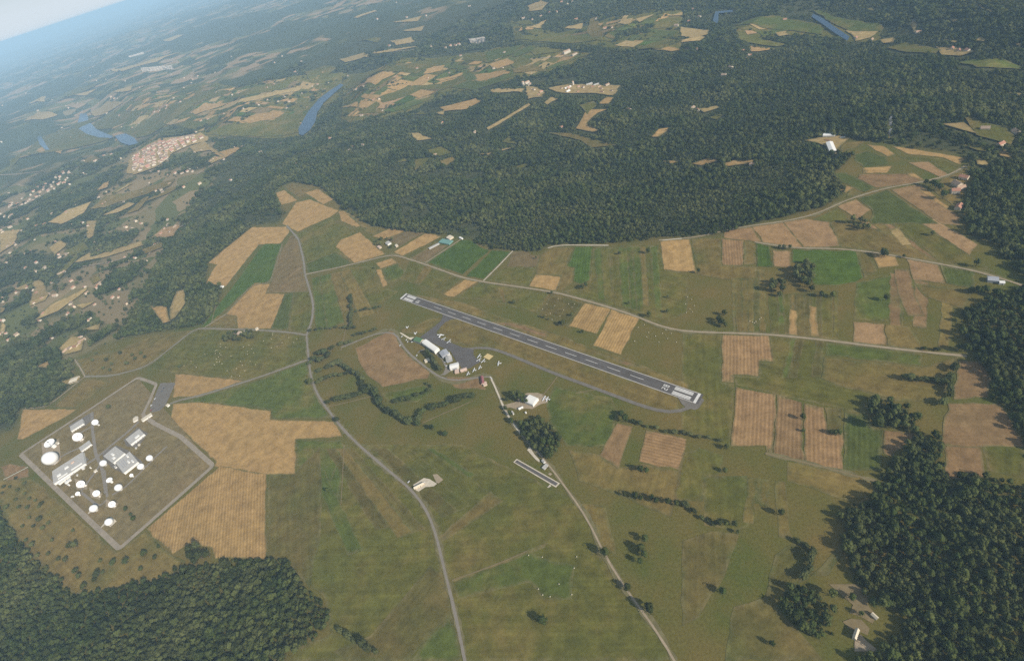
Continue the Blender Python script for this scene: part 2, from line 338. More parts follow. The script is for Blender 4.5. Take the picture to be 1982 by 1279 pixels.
# ------------------------------------------------------------------ ground sheet
az = np.concatenate([np.radians(np.linspace(-35, 215, 60))[:0], np.radians(np.linspace(15, 152, 560)), np.radians(np.linspace(155, 372, 60))])
ra = np.concatenate([[0, 60, 140, 220], np.geomspace(280, 120000, 330)])
A_, R_ = np.meshgrid(az, ra); gx = (R_*np.cos(A_)).ravel(); gy = (R_*np.sin(A_)).ravel()
gz = height(gx, gy)-.06
na, nr = len(az), len(ra)
faces = []
for i in range(nr-1):
    for j in range(na):
        k = (j+1) % na
        faces.append((i*na+j, (i+1)*na+j, (i+1)*na+k, i*na+k))
ground = mesh_obj('ground', np.column_stack([gx, gy, gz]), faces, M_GROUND, smooth=True)
at1 = ground.data.attributes.new('plateau', 'FLOAT', 'POINT'); dp = np.where(inside(gx, gy, PLAT), -1, 1)*seg_dist(gx, gy, PLAT)
at1.data.foreach_set('value', 1-sstep(-10, 25, dp))
FAR0, FAR1 = 5200, 6200
px_, py_, pw_ = pix(gx, gy, gz); op_ = (pw_ > 0) & (px_ < 440) & (py_ > 40) & (py_ < 720) & (px_+.55*(py_-430) < 365) & (dp > 0)
at3 = ground.data.attributes.new('open', 'FLOAT', 'POINT'); at3.data.foreach_set('value', op_*sstep(-.15, .03, open_land(gx, gy)))
at2 = ground.data.attributes.new('far', 'FLOAT', 'POINT'); at2.data.foreach_set('value', sstep(FAR0, FAR1, np.hypot(gx, gy)+500*vnoise(gx, gy, 900, 8)))
tag(ground, 'rolling countryside of dry meadows, woods and fields', kind='structure')
for k, v in RIVW.items():
    o = mesh_obj('river', [(x, y, RIVER_Z) for x, y in v], [list(range(len(v)))], M_WATER); tag(o, kind='structure')
    if o.data.polygons[0].normal.z < 0: o.data.flip_normals()
# ------------------------------------------------------------------ fields of the plateau
C = {'S': (.375, .238, .118), 'T': (.36, .26, .138), 'P': (.325, .205, .125), 'G': (.072, .110, .022), 'D': (.084, .098, .030), 'M': (.122, .114, .033),
     'O': (.178, .132, .052), 'B': (.17, .125, .070), 'R': (.238, .150, .088), 'L': (.096, .115, .031), 'K': (.118, .10, .038), 'Q': (.300, .185, .108)}
C = {k: (r_, g_, b_*.78) for k, (r_, g_, b_) in C.items()}
KIND = {'S': ('stubble_field', 0), 'T': ('stubble_field', 0), 'P': ('stubble_field', 0), 'Q': ('stubble_field', 0), 'G': ('crop_field', 3), 'D': ('meadow', 3), 'M': ('meadow', 2), 'L': ('meadow', 2),
        'O': ('dry_meadow', 2), 'B': ('fallow_field', 0), 'R': ('fallow_field', 0), 'K': ('fallow_field', 2)}
MS = [M_PLAIN, M_ROWS, M_MEAD, M_CROP]
FIELDS = '''
M c8 0,0 100,0 420,290 520,440 560,640 620,860 700,1258 -500,1258 -60,1100 -90,900 -300,680 -310,0
M c8 560,0 700,0 1000,150 1350,310 1470,480 1500,640 1640,830 1960,1258 720,1258 660,980 590,640 560,480 460,300 110,0
M c6 0,640 230,645 230,920 300,930 280,1290 0,1200
M c6 500,650 820,680 800,900 920,940 1280,1030 1060,1040 1060,1100 935,1090 920,1070 525,985 310,935 300,880 445,890 445,805 525,805
K c7 1560,170 1720,160 1860,10 1870,260 1860,560 1800,840 1690,690 1550,665
L c7 1870,0 1982,0 1982,330 1860,300
O c8 560,545 870,270 945,330 830,410 600,560
K c8 -40,1200 170,1110 520,700 590,760 640,970 380,1258 60,1258
L c8 400,1258 635,990 700,1258
L c8 640,790 1090,620 1180,660 1360,700 1340,900 1170,900 1100,800 680,900
O c8 650,780 1000,650 1080,610 1200,570 1180,600 660,800
O c8 1390,340 1540,360 1600,640 1510,600 1470,470
K c9 1090,400 960,480 930,640 850,760 700,770 740,720 770,640 670,560 540,640 480,880 300,940 250,1254 820,1254 640,1040 560,960 600,840 720,790
M c9 130,180 380,180 390,470 330,500 130,470
O c9 610,100 720,110 1120,200 1130,290 980,330 610,210
K c9 0,560 180,500 330,520 250,760 100,1000 0,1050
M c9 -100,80 100,20 240,60 230,170 130,190 120,330 -60,320
R c9 1510,0 1730,0 1760,190 1540,200
M c9 1740,0 1982,0 1982,200 1770,150
S c4 1450,30 1665,25 1665,60 1610,125 1490,130 1330,330 1300,370 1185,355 1215,290 1250,245 1200,235 1300,150
G c4 1525,125 1625,125 1600,185 1555,350 1465,350 1290,510 1190,600 1165,600 1260,470 1340,370 1370,330 1490,160
B c4 1680,70 1720,100 1750,230 1775,395 1690,400 1530,410 1560,350 1610,180
S* c4 1465,352 1555,355 1530,412 1640,413 1560,615 1370,612 1360,540 1300,530
D c4 1640,413 1690,402 1660,622 1562,612
M c4 1692,402 1780,400 1805,500 1790,580 1755,635 1662,622
O c4 1250,540 1300,532 1358,542 1368,608 1200,600
M c4 1130,618 1480,625 1680,640 1760,660 1770,780 1500,885 1440,910 1010,865 850,840
S c4 1010,870 1450,915 1150,1000 995,1010
L c4 1460,915 1770,800 1790,900 1900,1130 1565,1130 1560,1078 1150,1035 1020,1040 1150,1005
S p 335,781 390,778 525,795 523,812 648,815 664,845 572,850 572,917 515,918 415,903 418,893 330,812
L c4 1705,1250 1963,1250 1990,1300 1900,1500 1705,1400
S c4 130,1078 445,1075 380,1120 130,1250 98,1250
O c4 500,900 640,915 440,1070 300,1065
S p 533,374 550,368 576,388 545,397
O p 548,361 565,354 600,365 590,378 578,384
S p 590,373 616,366 646,386 625,396
S p 572,392 600,386 656,408 640,420 575,449 546,434 560,411
S p 655,409 665,408 712,433 690,440 660,428
O p 668,412 720,438 745,440 722,446 700,440
M p 571,455 640,421 694,452 652,469 681,508 650,488 592,510
D p 592,510 650,488 682,511 596,530
S c5 0,100 110,58 255,185 75,235 -30,140
O c5 130,50 200,20 285,35 190,75
S c5 178,82 292,32 390,47 247,97
B c5 247,97 392,47 482,62 385,112 300,165 330,130
S c5 302,172 490,62 582,82 352,196
M c5 354,197 582,84 612,90 520,140 382,216
B c5 382,217 520,142 622,130 482,232
G c5 500,232 695,100 760,108 800,142 855,162 700,302
G c5 722,312 868,162 982,168 820,328
B c5 990,168 1080,168 1100,188 1145,192 1125,258 950,256
M c5 948,260 1123,262 1080,368 835,332
O c5 1147,192 1210,142 1345,142 1300,250 1345,264 1335,345 1280,392 1240,393 1265,310 1122,298 1127,262
S c5 1120,302 1265,313 1238,393 1082,370
G c5 1350,142 1448,140 1432,335 1380,358 1338,340 1345,262 1305,255
M c5 1450,140 1830,130 1870,275 2000,300 1990,520 1850,590 1640,510 1270,402 1330,385 1432,340
S p 1277,467 1334,462 1348,529 1285,522
O c6 55,95 222,92 232,248 350,252 430,258 430,330 230,330 90,300
S c5 200,236 295,206 328,234 225,268
L c5 236,270 328,237 390,315 266,354
S c5 200,273 232,271 268,362 240,376
M c5 0,265 200,250 190,330 260,380 330,400 240,470 75,470 40,330
M c5 400,215 700,325 580,410 500,380 340,330
S c5 585,416 715,330 790,342 650,432
M c5 795,348 1198,410 1130,522 860,450 655,433
K c5 1207,413 1390,466 1303,600 1132,540
S* c5 1402,466 1555,496 1472,645 1307,600
S* c5 1558,497 1720,552 1612,765 1447,710 1492,642
O c5 390,410 560,440 700,462 1000,572 1300,660 1420,720 1500,730 2000,930 2010,1000 1960,958 1100,655
R c5 850,575 1000,580 1200,650 1180,670 1020,615
R c5 1450,745 1600,790 1760,840 1640,825
O c5 580,560 690,560 1930,1000 1945,1080 1860,1100 1500,975 1000,770 800,705 740,712 640,690 555,640
O c5 350,640 470,640 580,560 575,530 440,590 340,610
R c5 80,725 290,620 325,660 345,720 400,775 515,865 500,900 240,950 150,880 100,800
R c5 595,885 790,890 840,965 660,955
L c5 220,985 480,935 545,965 440,1035 300,1045
L c5 1230,940 1560,1010 1600,1100 1545,1290 1300,1290 1200,1150 1180,1040
R c5 1590,1155 1680,1175 1600,1420 1485,1350
Q* p 1250,832 1329,849 1317,910 1237,893
O p 1100,870 1160,880 1195,906 1245,897 1312,912 1330,860 1300,1000 1200,960 1120,930
Q c6 245,48 400,25 470,130 420,115 240,90
Q c6 402,25 580,0 700,150 475,130
P c6 582,0 700,-20 850,0 910,140 702,150
O c6 852,0 900,-10 1200,60 1480,235 1100,165 912,145
M c6 1190,0 1370,0 1650,185 1810,290 1700,270 1490,228 1300,80
T c6 1190,42 1250,30 1322,128 1270,135
P c6 1370,2 1450,-20 1705,130 1655,190
Q* c6 225,92 355,107 350,250 235,248
O c6 357,108 420,116 430,240 355,245
G c6 425,120 500,130 525,260 430,255
P c6 520,160 630,165 620,265 530,255
G c6 635,156 1000,166 1045,320 1000,345 890,365 762,365 700,240 635,230
O c6 1002,166 1080,172 1120,280 1050,325
S c6 1085,176 1230,202 1250,252 1130,266
P c6 1290,212 1478,246 1520,355 1330,332
D c6 1485,247 1690,287 1675,385 1522,352
R c6 1222,270 1308,272 1340,420 1400,542 1300,540 1240,400
O c6 1342,352 1680,392 1620,500 1402,432
L c6 1002,350 1225,300 1300,540 1180,570 990,562
P c6 985,573 1165,586 1180,708 985,693
O c6 1172,590 1310,602 1400,740 1182,708
S c6 620,500 660,510 665,652 615,647
S c6 730,480 775,490 790,658 740,655
Q* c6 235,648 500,652 525,803 447,800 440,888 302,878 300,925 230,918
O c6 820,778 1375,832 1590,775 1570,860 1500,1045 1280,1030 900,938 800,898
L c6 830,690 1380,752 1373,826 830,768
Q* c6 310,947 540,990 520,1338 490,1330 480,1288 282,1288
R* c6 548,992 690,1037 700,1393 528,1340
Q* c6 705,1041 815,1067 840,1210 925,1205 925,1430 720,1400 706,1396
K c6 820,1067 918,1072 914,1205 842,1205
D c6 935,1092 1060,1102 1100,1180 1160,1192 1150,1430 928,1430
R c6 1165,1197 1340,1212 1300,1290 1200,1350 1160,1330
R c6 1590,792 1720,800 1780,910 1760,1010 1562,1020
R c6 1530,1042 1830,1042 1970,1262 1970,1295 1480,1290 1500,1200
S* c7 1282,122 1550,172 1545,668 1252,662 1230,600 1100,580 1005,638 852,490
O c7 -60,220 60,200 200,205 680,625 850,500 1000,645 1080,680 1040,740 860,800 520,870 430,870 200,670 60,480
R c7 0,130 60,110 160,130 170,190 40,210
O c4 440,790 680,740 900,640 1110,620 850,830 650,882 480,882
O c3 910,822 1050,812 1010,852 920,872
D c3 990,890 1060,870 1180,905 1190,948 1050,968 1000,930
S c3 1060,832 1160,842 1230,890 1182,903
S c3 1200,842 1300,852 1640,912 1600,950 1500,908 1300,888
M c3 1240,900 1500,912 1605,962 1550,1002 1422,928 1290,928
P c3 1297,936 1420,932 1540,1010 1482,1020
R c3 1020,1002 1290,1002 1418,1048 1120,1083 1010,1030
S c3 1040,968 1210,955 1180,998 1040,998
S c3 1292,1000 1330,992 1400,1040 1382,1048
D c3 870,1002 940,992 1118,1083 1050,1108 920,1050
S c3 890,1082 920,1062 990,1082 942,1112
O c3 942,1140 962,1092 1040,1115
P c3 890,1187 1000,1147 1085,1210 1010,1265
D c3 1010,1142 1180,1092 1480,1290 1090,1290 1092,1210
R c3 1200,1092 1370,1062 1600,1250 1600,1300 1490,1290
S c3 1362,1092 1400,1082 1545,1200 1520,1205
M c3 800,1242 890,1197 1000,1290 690,1290
O c3 1500,1020 1640,950 1650,1040 1580,1200 1450,1100
'''
NLAY = {True: 0, False: 0}
for ln in FIELDS.strip().splitlines():
    k, c, s = ln.split(' ', 2); rows = k.endswith('*'); k = k[0]
    nm, mi = KIND[k]; fb = RNG.uniform(.92, 1.08); col = tuple(q*fb for q in C[k])
    o = sheet(nm, plane_at(P(c, s)), MS[1] if rows else MS[mi], NLAY[k in 'ML']*.004 if k in 'ML' else .165+NLAY[False]*.0022, col, True, 1.1, 14, field=True, edge=5.0 if k in 'SGPQTBR' else 9.0)
    NLAY[k in 'ML'] += 1; tag(o, kind='structure')
# faint mown strips inside the meadows
for c, s, n_, ks in [('c6', '240,262 480,272 485,638 250,632', 7, 'OMLKO'), ('c6', '500,425 980,372 980,688 510,640', 12, 'MLOMLK'), ('c6', '1195,290 1630,402 1590,735 1190,700', 8, 'OMRKL'), ('c5', '1455,148 1822,138 1855,560 1480,440', 10, 'MLLMO'),
                     ('p', '604,538 690,518 745,600 612,642', 5, 'MLO'), ('c9', '385,190 600,215 640,545 345,515', 5, 'MLOK'), ('c8', '130,25 540,20 945,275 530,450', 6, 'MKML'), ('c8', '-280,30 70,20 490,490 -60,680', 6, 'KMLO'),
                     ('c6', '905,0 1185,0 1475,225 1105,160', 5, 'ORPO'), ('c5', '820,370 1180,415 1130,515 870,445', 5, 'LMO'), ('c6', '540,655 815,682 800,890 460,900', 7, 'MLKO'), ('c3', '1500,1025 1635,955 1640,1040 1580,1190', 4, 'OPR'), ('c5', '410,215 690,325 580,405 350,330', 4, 'MOL')]:
    w = plane_at(P(c, s)); ts = np.sort(np.concatenate([[0, 1], np.clip((np.arange(1, n_)+RNG.uniform(-.35, .35, n_-1))/n_, 0, 1)]))
    for i in range(n_):
        if RNG.random() < .25: continue
        q = [w[0]+(w[1]-w[0])*ts[i], w[0]+(w[1]-w[0])*ts[i+1], w[3]+(w[2]-w[3])*ts[i+1], w[3]+(w[2]-w[3])*ts[i]]; k = ks[int(RNG.integers(len(ks)))]; fb = RNG.uniform(.9, 1.12)
        if RNG.random() < .35: e_ = RNG.uniform(.45, .9); q = [q[0], q[1], q[1]+(q[2]-q[1])*e_, q[0]+(q[3]-q[0])*e_]
        tag(sheet('mown_strip', q, M_MEAD, .146+.003*(i % 2), tuple(v*fb for v in C[k]), True, 1.0, 14, field=True, edge=4.0), kind='structure')
# ------------------------------------------------------------------ clearings and valley fields
CLEAR = '''
M- c1 560,700 640,650 900,540 1130,480 1340,500 1700,440 1960,420 1968,560 1900,600 1830,700 1780,780 1700,790 1400,792 1200,792 1000,720 830,770 800,795 640,742
M- c2 0,420 400,335 900,275 1300,285 1440,312 1190,420 900,482 760,522 560,565 400,645 200,690 0,720
M- c3 300,150 440,100 560,95 800,140 1000,120 1150,150 1130,240 960,245 780,210 560,200 330,260
M- c2 980,120 1250,195 1560,100 1963,60 1963,300 1560,280 1300,255 1000,250
M c1 110,900 260,790 440,750 640,795 500,840 280,880 150,900 90,960
S c1 110,900 180,880 170,900 120,912
S c1 205,870 250,850 255,882
S c1 300,870 360,865 352,890
T c1 530,650 620,590 700,600 640,640 550,672
M c1 560,700 800,640 880,610 820,660 640,740 570,745
S c1 700,700 820,665 740,702 650,745
M c1 780,740 900,660 1120,580 1100,620 1000,690 880,770 800,790
T c1 900,720 1030,690 1000,722
M c1 1130,530 1330,535 1180,580 1130,600
S c1 1110,650 1180,600 1330,590 1190,640 1130,662
T c1 1190,642 1400,572 1720,512 1700,532 1420,592 1330,622
M c1 1340,560 1700,460 1620,520 1400,562
S c1 1400,700 1480,660 1610,645 1632,655 1600,680 1450,712
M c1 1210,770 1340,720 1400,715 1600,690 1700,655 1740,590 1760,600 1720,650 1712,760 1560,782 1400,782
S c1 1340,785 1440,750 1400,785
M c1 1760,420 1870,385 1930,400 1880,440 1800,480
S c1 1790,480 1850,420 1870,420 1820,472
T c1 170,600 270,560 260,592
T c1 410,550 560,515 500,552
T c1 150,700 220,650 330,670 250,692
M c1 340,580 480,510 560,480 540,505 400,560
T c1 660,530 760,500 750,527
T c1 640,410 780,380 1020,310 900,362 720,412
T c1 930,240 1000,215 1060,205 980,242
M c1 430,720 600,660 450,745
S c1 560,1100 600,1060 630,1050 620,1082
T c1 640,1130 740,1060 765,1062
O c1 540,1200 620,1130 700,1120 870,1075 990,1040 960,1080 700,1162 620,1192
T c1 600,1240 740,1170 772,1180 680,1227
O c1 740,1230 820,1150 862,1135 800,1212
T c1 290,1279 400,1210 520,1170 480,1230 360,1290
S c1 1240,890 1400,845 1300,912
T c1 1205,930 1240,905 1300,912 1220,945
O c1 480,930 540,900 580,920 500,942
T c1 1300,905 1180,820 1100,850 1120,880 1200,870
O c1 840,1160 1000,1080 1010,1095 940,1130
T c4 0,60 110,50 80,130 0,182
T c4 290,150 350,110 382,130 320,202
T c4 450,230 550,160 540,200 800,120 812,140 620,202
M c4 380,170 480,120 512,160 420,192
P c4 880,90 940,40 1032,20 1000,82
O c4 820,160 930,120 930,150 850,182
T c4 90,390 170,350 160,392
T c4 180,480 200,350 240,340 282,420 260,452
T c4 220,560 300,480 500,380 490,402 340,512
T c4 440,480 550,460 480,502
T c4 460,630 580,585 570,622
T c4 1020,410 1060,400 1068,470 1010,550 988,560 985,500
S c4 870,490 960,490 982,570 940,582
T c4 350,730 420,660 485,680 470,740 380,762
S c4 205,840 290,800 280,842
T c4 365,920 450,888 465,910 380,942
T c4 0,560 40,600 20,662
O c4 520,330 570,300 590,330 540,362
M c4 330,300 440,190 450,210 350,322
T c4 0,480 30,490 20,520 0,530
T c4 500,0 560,0 540,80 510,100
S c2 140,480 240,420 310,430 200,492
M c2 20,505 100,430 300,390 560,340 600,335 560,375 420,430 230,415 130,480
S c2 480,430 510,390 600,380 580,412
D c2 590,392 660,377 740,392 680,407
M c2 700,350 720,315 820,310 840,362
L c2 820,308 900,290 1040,265 1000,308 850,360
D c2 1000,302 1100,270 1120,290 1000,332
M c2 1100,302 1150,275 1280,295 1120,322
S c2 850,377 960,340 990,370 900,402
M c2 965,362 1050,335 1100,360 1010,397
O c2 990,402 1100,380 1190,412 1000,422
S c2 760,440 940,410 962,430 800,482
D c2 700,430 750,420 782,460 720,472
S c2 550,462 700,425 690,442 580,472
M c2 570,522 590,480 700,445 720,475 640,502
M c2 240,560 420,500 560,490 560,520 460,520 400,550 260,590
S c2 400,552 460,522 540,532 450,572
L c2 310,622 480,572 522,577 420,612 330,642
S c2 120,562 140,545 232,557 190,582
S c2 0,622 95,592 100,627
S c2 105,622 120,582 200,592 150,627
M c2 100,662 200,592 222,612 190,652
M c2 0,682 70,672 60,712
D c2 640,502 720,475 820,470 1000,440 900,480 760,520
L c2 1190,400 1240,370 1350,330 1440,310 1330,352 1250,385
S c2 580,622 770,575 797,590 720,632 600,642
T c2 545,655 600,640 590,665
T c2 870,520 1050,518 1040,537 880,537
T c2 850,735 1070,605 1082,615 860,747
T c2 1170,602 1210,565 1252,577 1190,607
S c2 1480,602 1530,565 1567,570 1540,602
M c2 1380,612 1450,590 1478,602 1460,622 1420,662
S c2 1360,742 1420,642 1530,640 1450,682 1420,712 1482,747 1460,762
O c2 1200,772 1330,775 1500,820 1572,837 1440,852 1380,812
S c2 1790,792 1830,750 1902,740 1830,792
T c2 410,772 450,770 522,802 440,812
M c2 430,662 460,640 492,662
T c2 1070,502 1130,510 1172,530 1160,560 1080,572
T c2 1210,512 1330,490 1590,500 1550,552 1440,540 1330,542 1250,532
M c2 490,872 580,850 632,882 570,902
M c2 310,942 370,915 392,930
O c2 570,932 640,910 662,922 610,957
M c2 430,922 530,912 430,982
T c2 880,852 920,860 1022,847 930,872
M c2 930,822 970,790 1012,832
T c2 790,892 870,880 850,897
M c2 1000,967 1070,945 1102,952 1040,972
S c2 1850,932 1963,930 1900,947
M c2 980,132 1080,120 1122,152
T c2 1090,162 1180,120 1150,167
T c2 1270,162 1390,140 1380,172
O c2 1420,192 1440,120 1470,110 1500,190 1572,227 1450,222
M c2 1000,242 1250,200 1420,215 1542,242 1300,252
T c2 1590,132 1680,110 1660,152
T c2 1700,112 1800,90 1720,132
M c2 1790,172 1830,120 1902,110 1870,162
T c2 1580,267 1640,240 1732,247 1680,277
M c2 1700,292 1800,250 1882,240 1850,282
S c2 1800,287 1920,280 1952,292 1900,302
T c2 350,182 480,155 462,182
T c2 300,132 460,100 440,127
T c2 80,105 190,65 202,72 100,107
T c2 180,312 350,280 452,272 300,302
T c2 1080,40 1150,10 1200,20 1160,60 1090,70
T c2 1860,100 1963,75 1963,95
M c2 100,240 230,225 210,250
T c2 290,240 400,220 420,245 320,265
T c2 0,345 130,310 160,330 30,362
L c3 330,152 440,110 560,105 780,150 790,200 640,180 480,167
L c3 770,72 820,70 880,105 1000,125 1120,140 1132,180 960,180 880,142
T c3 950,183 1130,182 1080,222 1000,242
M c3 330,232 370,210 590,260 540,272 420,257
S c3 395,272 530,290 440,302 400,302
T c3 1060,62 1080,50 1102,67
T c3 1530,112 1620,120 1560,132
M c3 1190,282 1290,255 1470,290 1450,312 1300,307
T c3 1470,277 1600,285 1682,302 1600,327 1500,322
L c3 1600,367 1700,350 1850,355 1962,405 1700,392
T c3 1320,162 1340,120 1362,180 1372,207
T c3 1500,232 1640,245 1560,252
T c3 1680,242 1720,220 1782,247
T c3 0,162 150,180 130,207 0,212
T c3 0,232 130,220 100,240 0,250
T c3 1680,32 1720,35 1782,82
S c3 60,947 140,920 222,927 110,957
S c3 230,952 300,930 432,930 380,947 270,962
T c3 100,632 200,615 212,627 130,652
M c3 150,682 260,655 200,692
T c3 1500,722 1620,715 1682,772 1640,762
M c3 1640,692 1680,680 1720,710 1850,740 1902,790 1880,832 1700,782
M c3 1620,842 1700,850 1782,882 1700,872
S c3 1820,882 1860,870 1892,917 1830,902
T c3 1690,912 1760,940 1762,962 1700,952
T c3 1140,235 1210,225 1215,250 1160,255
T c3 540,195 600,185 620,205 560,215
O c3 1180,710 1200,710 1196,800 1178,800
T c3 1900,250 1960,260 1940,275
M c3 1720,1180 1850,1170 1900,1230 1780,1240
T c3 720,815 790,800 900,790 960,800 900,850 880,870 790,830
T c3 1880,540 1960,545 1940,555
T c1 750,990 770,900 860,842 1100,785 1182,800 1180,820 1090,842 1000,882 900,962 800,997
'''
CLEAR_PX = []; PLAIN_PX = []
for ln in CLEAR.strip().splitlines():
    k, c, s = ln.split(' ', 2); base = k.endswith('-'); k = k[0]; px = np.array(P(c, s)); px = px if base else px.mean(0)+(px-px.mean(0))*1.1; px = [tuple(q) for q in px]; w = at(px); (PLAIN_PX if base else CLEAR_PX).append(px)
    nm, mi = KIND[k]; fb = RNG.uniform(.9, 1.15); col = tuple(q*fb for q in C[k])
    wpoly = [tuple(q[:2]) for q in w]; size = max(np.ptp(w[:, 0]), np.ptp(w[:, 1]))
    dd = float(np.hypot(w[:, 0], w[:, 1]).mean())
    tag(sheet(nm, wpoly, MS[mi], .5+dd*.0003 if base else 2.0+dd*.0008, col, False, 1.5 if dd < 2500 else 4.0, 30, edge=8.0), kind='structure')
for pp in PLAIN_PX:                                              # small strip parcels of the river plain
    wp_ = [tuple(q[:2]) for q in at(pp)]; a_ = np.array(wp_); lo, hi = a_.min(0), a_.max(0); cen = (lo+hi)/2; R_2 = float(np.hypot(*(hi-lo)))/2; th0 = RNG.uniform(0, 3.1); y_ = -R_2
    while y_ < R_2:
        dy = RNG.uniform(45, 130); x_ = -R_2+RNG.uniform(0, 80)
        while x_ < R_2:
            dx = RNG.uniform(45, 190); th = th0+.25*float(vnoise(np.array([x_]), np.array([y_]), 900, 41)[0])
            if RNG.random() < .88:
                q = np.array([(x_+8, y_+8), (x_+dx-8, y_+6), (x_+dx-8, y_+dy-8), (x_+6, y_+dy-6)])+RNG.normal(0, 6, (4, 2)); q = q@np.array([[math.cos(th), math.sin(th)], [-math.sin(th), math.cos(th)]])+cen
                if inside(q[:, 0], q[:, 1], wp_).all() and min(min(seg_dist(q[:, 0], q[:, 1], v)) for v in RIVW.values()) > 25:
                    k = RNG.choice(list('MLLDDGSSSTTTOPB')); nm, mi = KIND[k]; fb = RNG.uniform(.85, 1.2); dd = float(np.hypot(q[:, 0], q[:, 1]).mean())
                    tag(sheet(nm, [tuple(v) for v in q], MS[mi], 1.2+dd*.00055, tuple(v*fb for v in C[k]), False, 1.5, 45), kind='structure')
            x_ += dx
        y_ += dy
for k, v in RIV.items(): CLEAR_PX.append(v)
# ------------------------------------------------------------------ roads
ROADS = [('road', M_ROAD, 7.5, 'c4', '1650,20 1690,65 1720,100 1750,230 1755,300 1780,380 1805,470 1800,560 1765,650'),
         ('road', M_ROAD, 6.5, 'p', '593.5,648.6 597,692 602,733 615,766 660,827 693,860 743,903 800,950 826,983 843,1026 853,1073 866,1126 880,1180 893,1233 902,1290'),
         ('road', M_ROAD, 6, 'c4', '1765,650 1680,635 1480,620 1140,610 1120,615 850,830 650,885 490,888'),
         ('farm_track', M_TRACK, 5, 'c4', '490,888 270,1065 130,1072'),
         ('farm_track', M_TRACK, 4, 'c4', '490,888 465,840 430,790'),
         ('road', M_ROAD, 6.5, 'c4', '1775,790 1500,890 1150,1000 1000,1028 960,1055'),
         ('road', M_TRACK, 5.5, 'p', '592,531 660,517 720,502 761,492 821,511 895,537.6 936,546 996,554 1077,566 1164,590 1232,611.6 1275,632 1320,642 1397,644 1488,647 1589,657 1650,665 1784,681 1871,689'),
         ('farm_track', M_GRAVEL, 4.5, 'c5', '1190,150 1215,132 1540,134'),
         ('farm_track', M_TRACK, 4.5, 'p', '1275,465 1320,462 1350,460 1400,446 1460,436 1518,429 1582,415 1633,389 1717,363 1774,355 1841,340 1871,320'),
         ('farm_track', M_TRACK, 4.5, 'c6', '420,115 640,150 900,152 1120,175 1480,240 1700,280 1860,330 1990,375'),
         ('farm_track', M_GRAVEL, 4, 'c5', '820,338 900,260 990,165'),
         ('farm_track', M_TRACK, 4, 'c5', '485,235 590,165 695,97'),
         ('access_road', M_ROAD, 6, 'c5', '0,722 80,690 200,640 280,612 325,630 335,690 400,765 520,860 600,920 680,930 820,870 860,890'),
         ('farm_track', M_GRAVEL, 5, 'p', '949,729 962,752 971,778 973,789 990,816 999,826 1012,845'),
         ('farm_track', M_TRACK, 4, 'p', '1012,845 1030,866 1047,880 1064,898 1085,930 1110,966 1132,990 1150,1020 1156,1056 1180,1090 1203,1133 1233,1173 1270,1210 1312,1290'),
         ('farm_track', M_DULL, 3, 'c5', '1245,890 1200,960 1160,1000'),
         ('farm_track', M_DULL, 3.5, 'c6', '480,1330 720,1385 920,1435 1130,1495'),
         ('farm_track', M_DULL, 3.5, 'c4', '1300,530 1450,360 1555,350 1610,180 1625,125'),
         ('farm_track', M_DULL, 3, 'c4', '1270,360 1250,450 1215,590'),
         ('farm_track', M_TRACK, 4, 'c4', '1300,530 1180,605'),
         ('farm_track', M_GRAVEL, 4, 'c5', '1850,105 1963,95'),
         ('farm_track', M_DULL, 3, 'c4', '1530,408 1780,398'),
         ('farm_track', M_DULL, 3, 'c5', '0,740 60,470'),
         ('farm_track', M_GRAVEL, 3.5, 'c7', '20,205 165,130'),
                  ('farm_track', M_DULL, 2.2, 'c8', '20,0 0,350'),
         ('farm_track', M_DULL, 2.2, 'c8', '645,790 900,700 1080,620'),
         ('farm_track', M_DULL, 2.5, 'c5', '1500,960 1390,960 1350,985'),
         ('farm_track', M_DULL, 3, 'h8', '260,830 480,785 720,720'),
         ('farm_track', M_DULL, 3, 'h8', '1290,1010 1600,870 1840,770')]
for nm, mt, wd, c, s in ROADS:
    wl_ = [tuple(q) for q in plane_at(P(c, s))]
    ribbon(nm, wl_, wd*.68, mt, .62, True, wiggle=.08)
    if wd > 3.2: ribbon('verge', wl_, wd*.7+5, M_VERGE, .5, True, wiggle=.28, step=9)
for nm, mt, wd, c, s in [('road', M_TRACK, 8, 'c1', '0,1010 240,990 420,940 600,900'), ('road', M_TRACK, 7, 'c4', '460,260 660,230 830,170 950,90 1050,20 1150,-20'),
                         ('road', M_TRACK, 8, 'c1', '1130,1010 1300,910 1440,850 1620,840'), ('road', M_TRACK, 7, 'c4', '860,190 870,160 920,110'),
                         ('road', M_TRACK, 9, 'c1', '1000,600 1400,560 1960,480'), ('road', M_TRACK, 9, 'c2', '0,345 300,300 460,285'), ('road', M_TRACK, 8, 'c2', '880,400 1100,340 1340,320')]:
    ribbon(nm, [tuple(q[:2]) for q in at(P(c, s))], wd, mt, 3.0, False, step=30)
# ------------------------------------------------------------------ airfield surfaces
RA = plane_at([(781, 573.5), (1350, 771)]); rdir = RA[1]-RA[0]; RL = np.linalg.norm(rdir); rdir /= RL; rnor = np.array([-rdir[1], rdir[0]])
def rp(s, t): q = RA[0]+rdir*s+rnor*t; return (q[0], q[1])
HWID = 12.5
runway = tag(sheet('runway', [rp(-4, -HWID), rp(RL+6, -HWID), rp(RL+6, HWID), rp(-4, HWID)], M_RUN, .9, step=60), kind='structure')
def mark(name, s0, s1, t0, t1, mt=M_PAINT, parent=runway, z=.525):
    c = rp((s0+s1)/2, (t0+t1)/2); pc = parent.location
    vs = [rp(s0, t0), rp(s1, t0), rp(s1, t1), rp(s0, t1)]
    o = mesh_obj(name, [(x-pc[0], y-pc[1], z) for x, y in vs], [(0, 1, 2, 3)], mt, parent)
    if o.data.polygons[0].normal.z < 0: o.data.flip_normals()
    return o
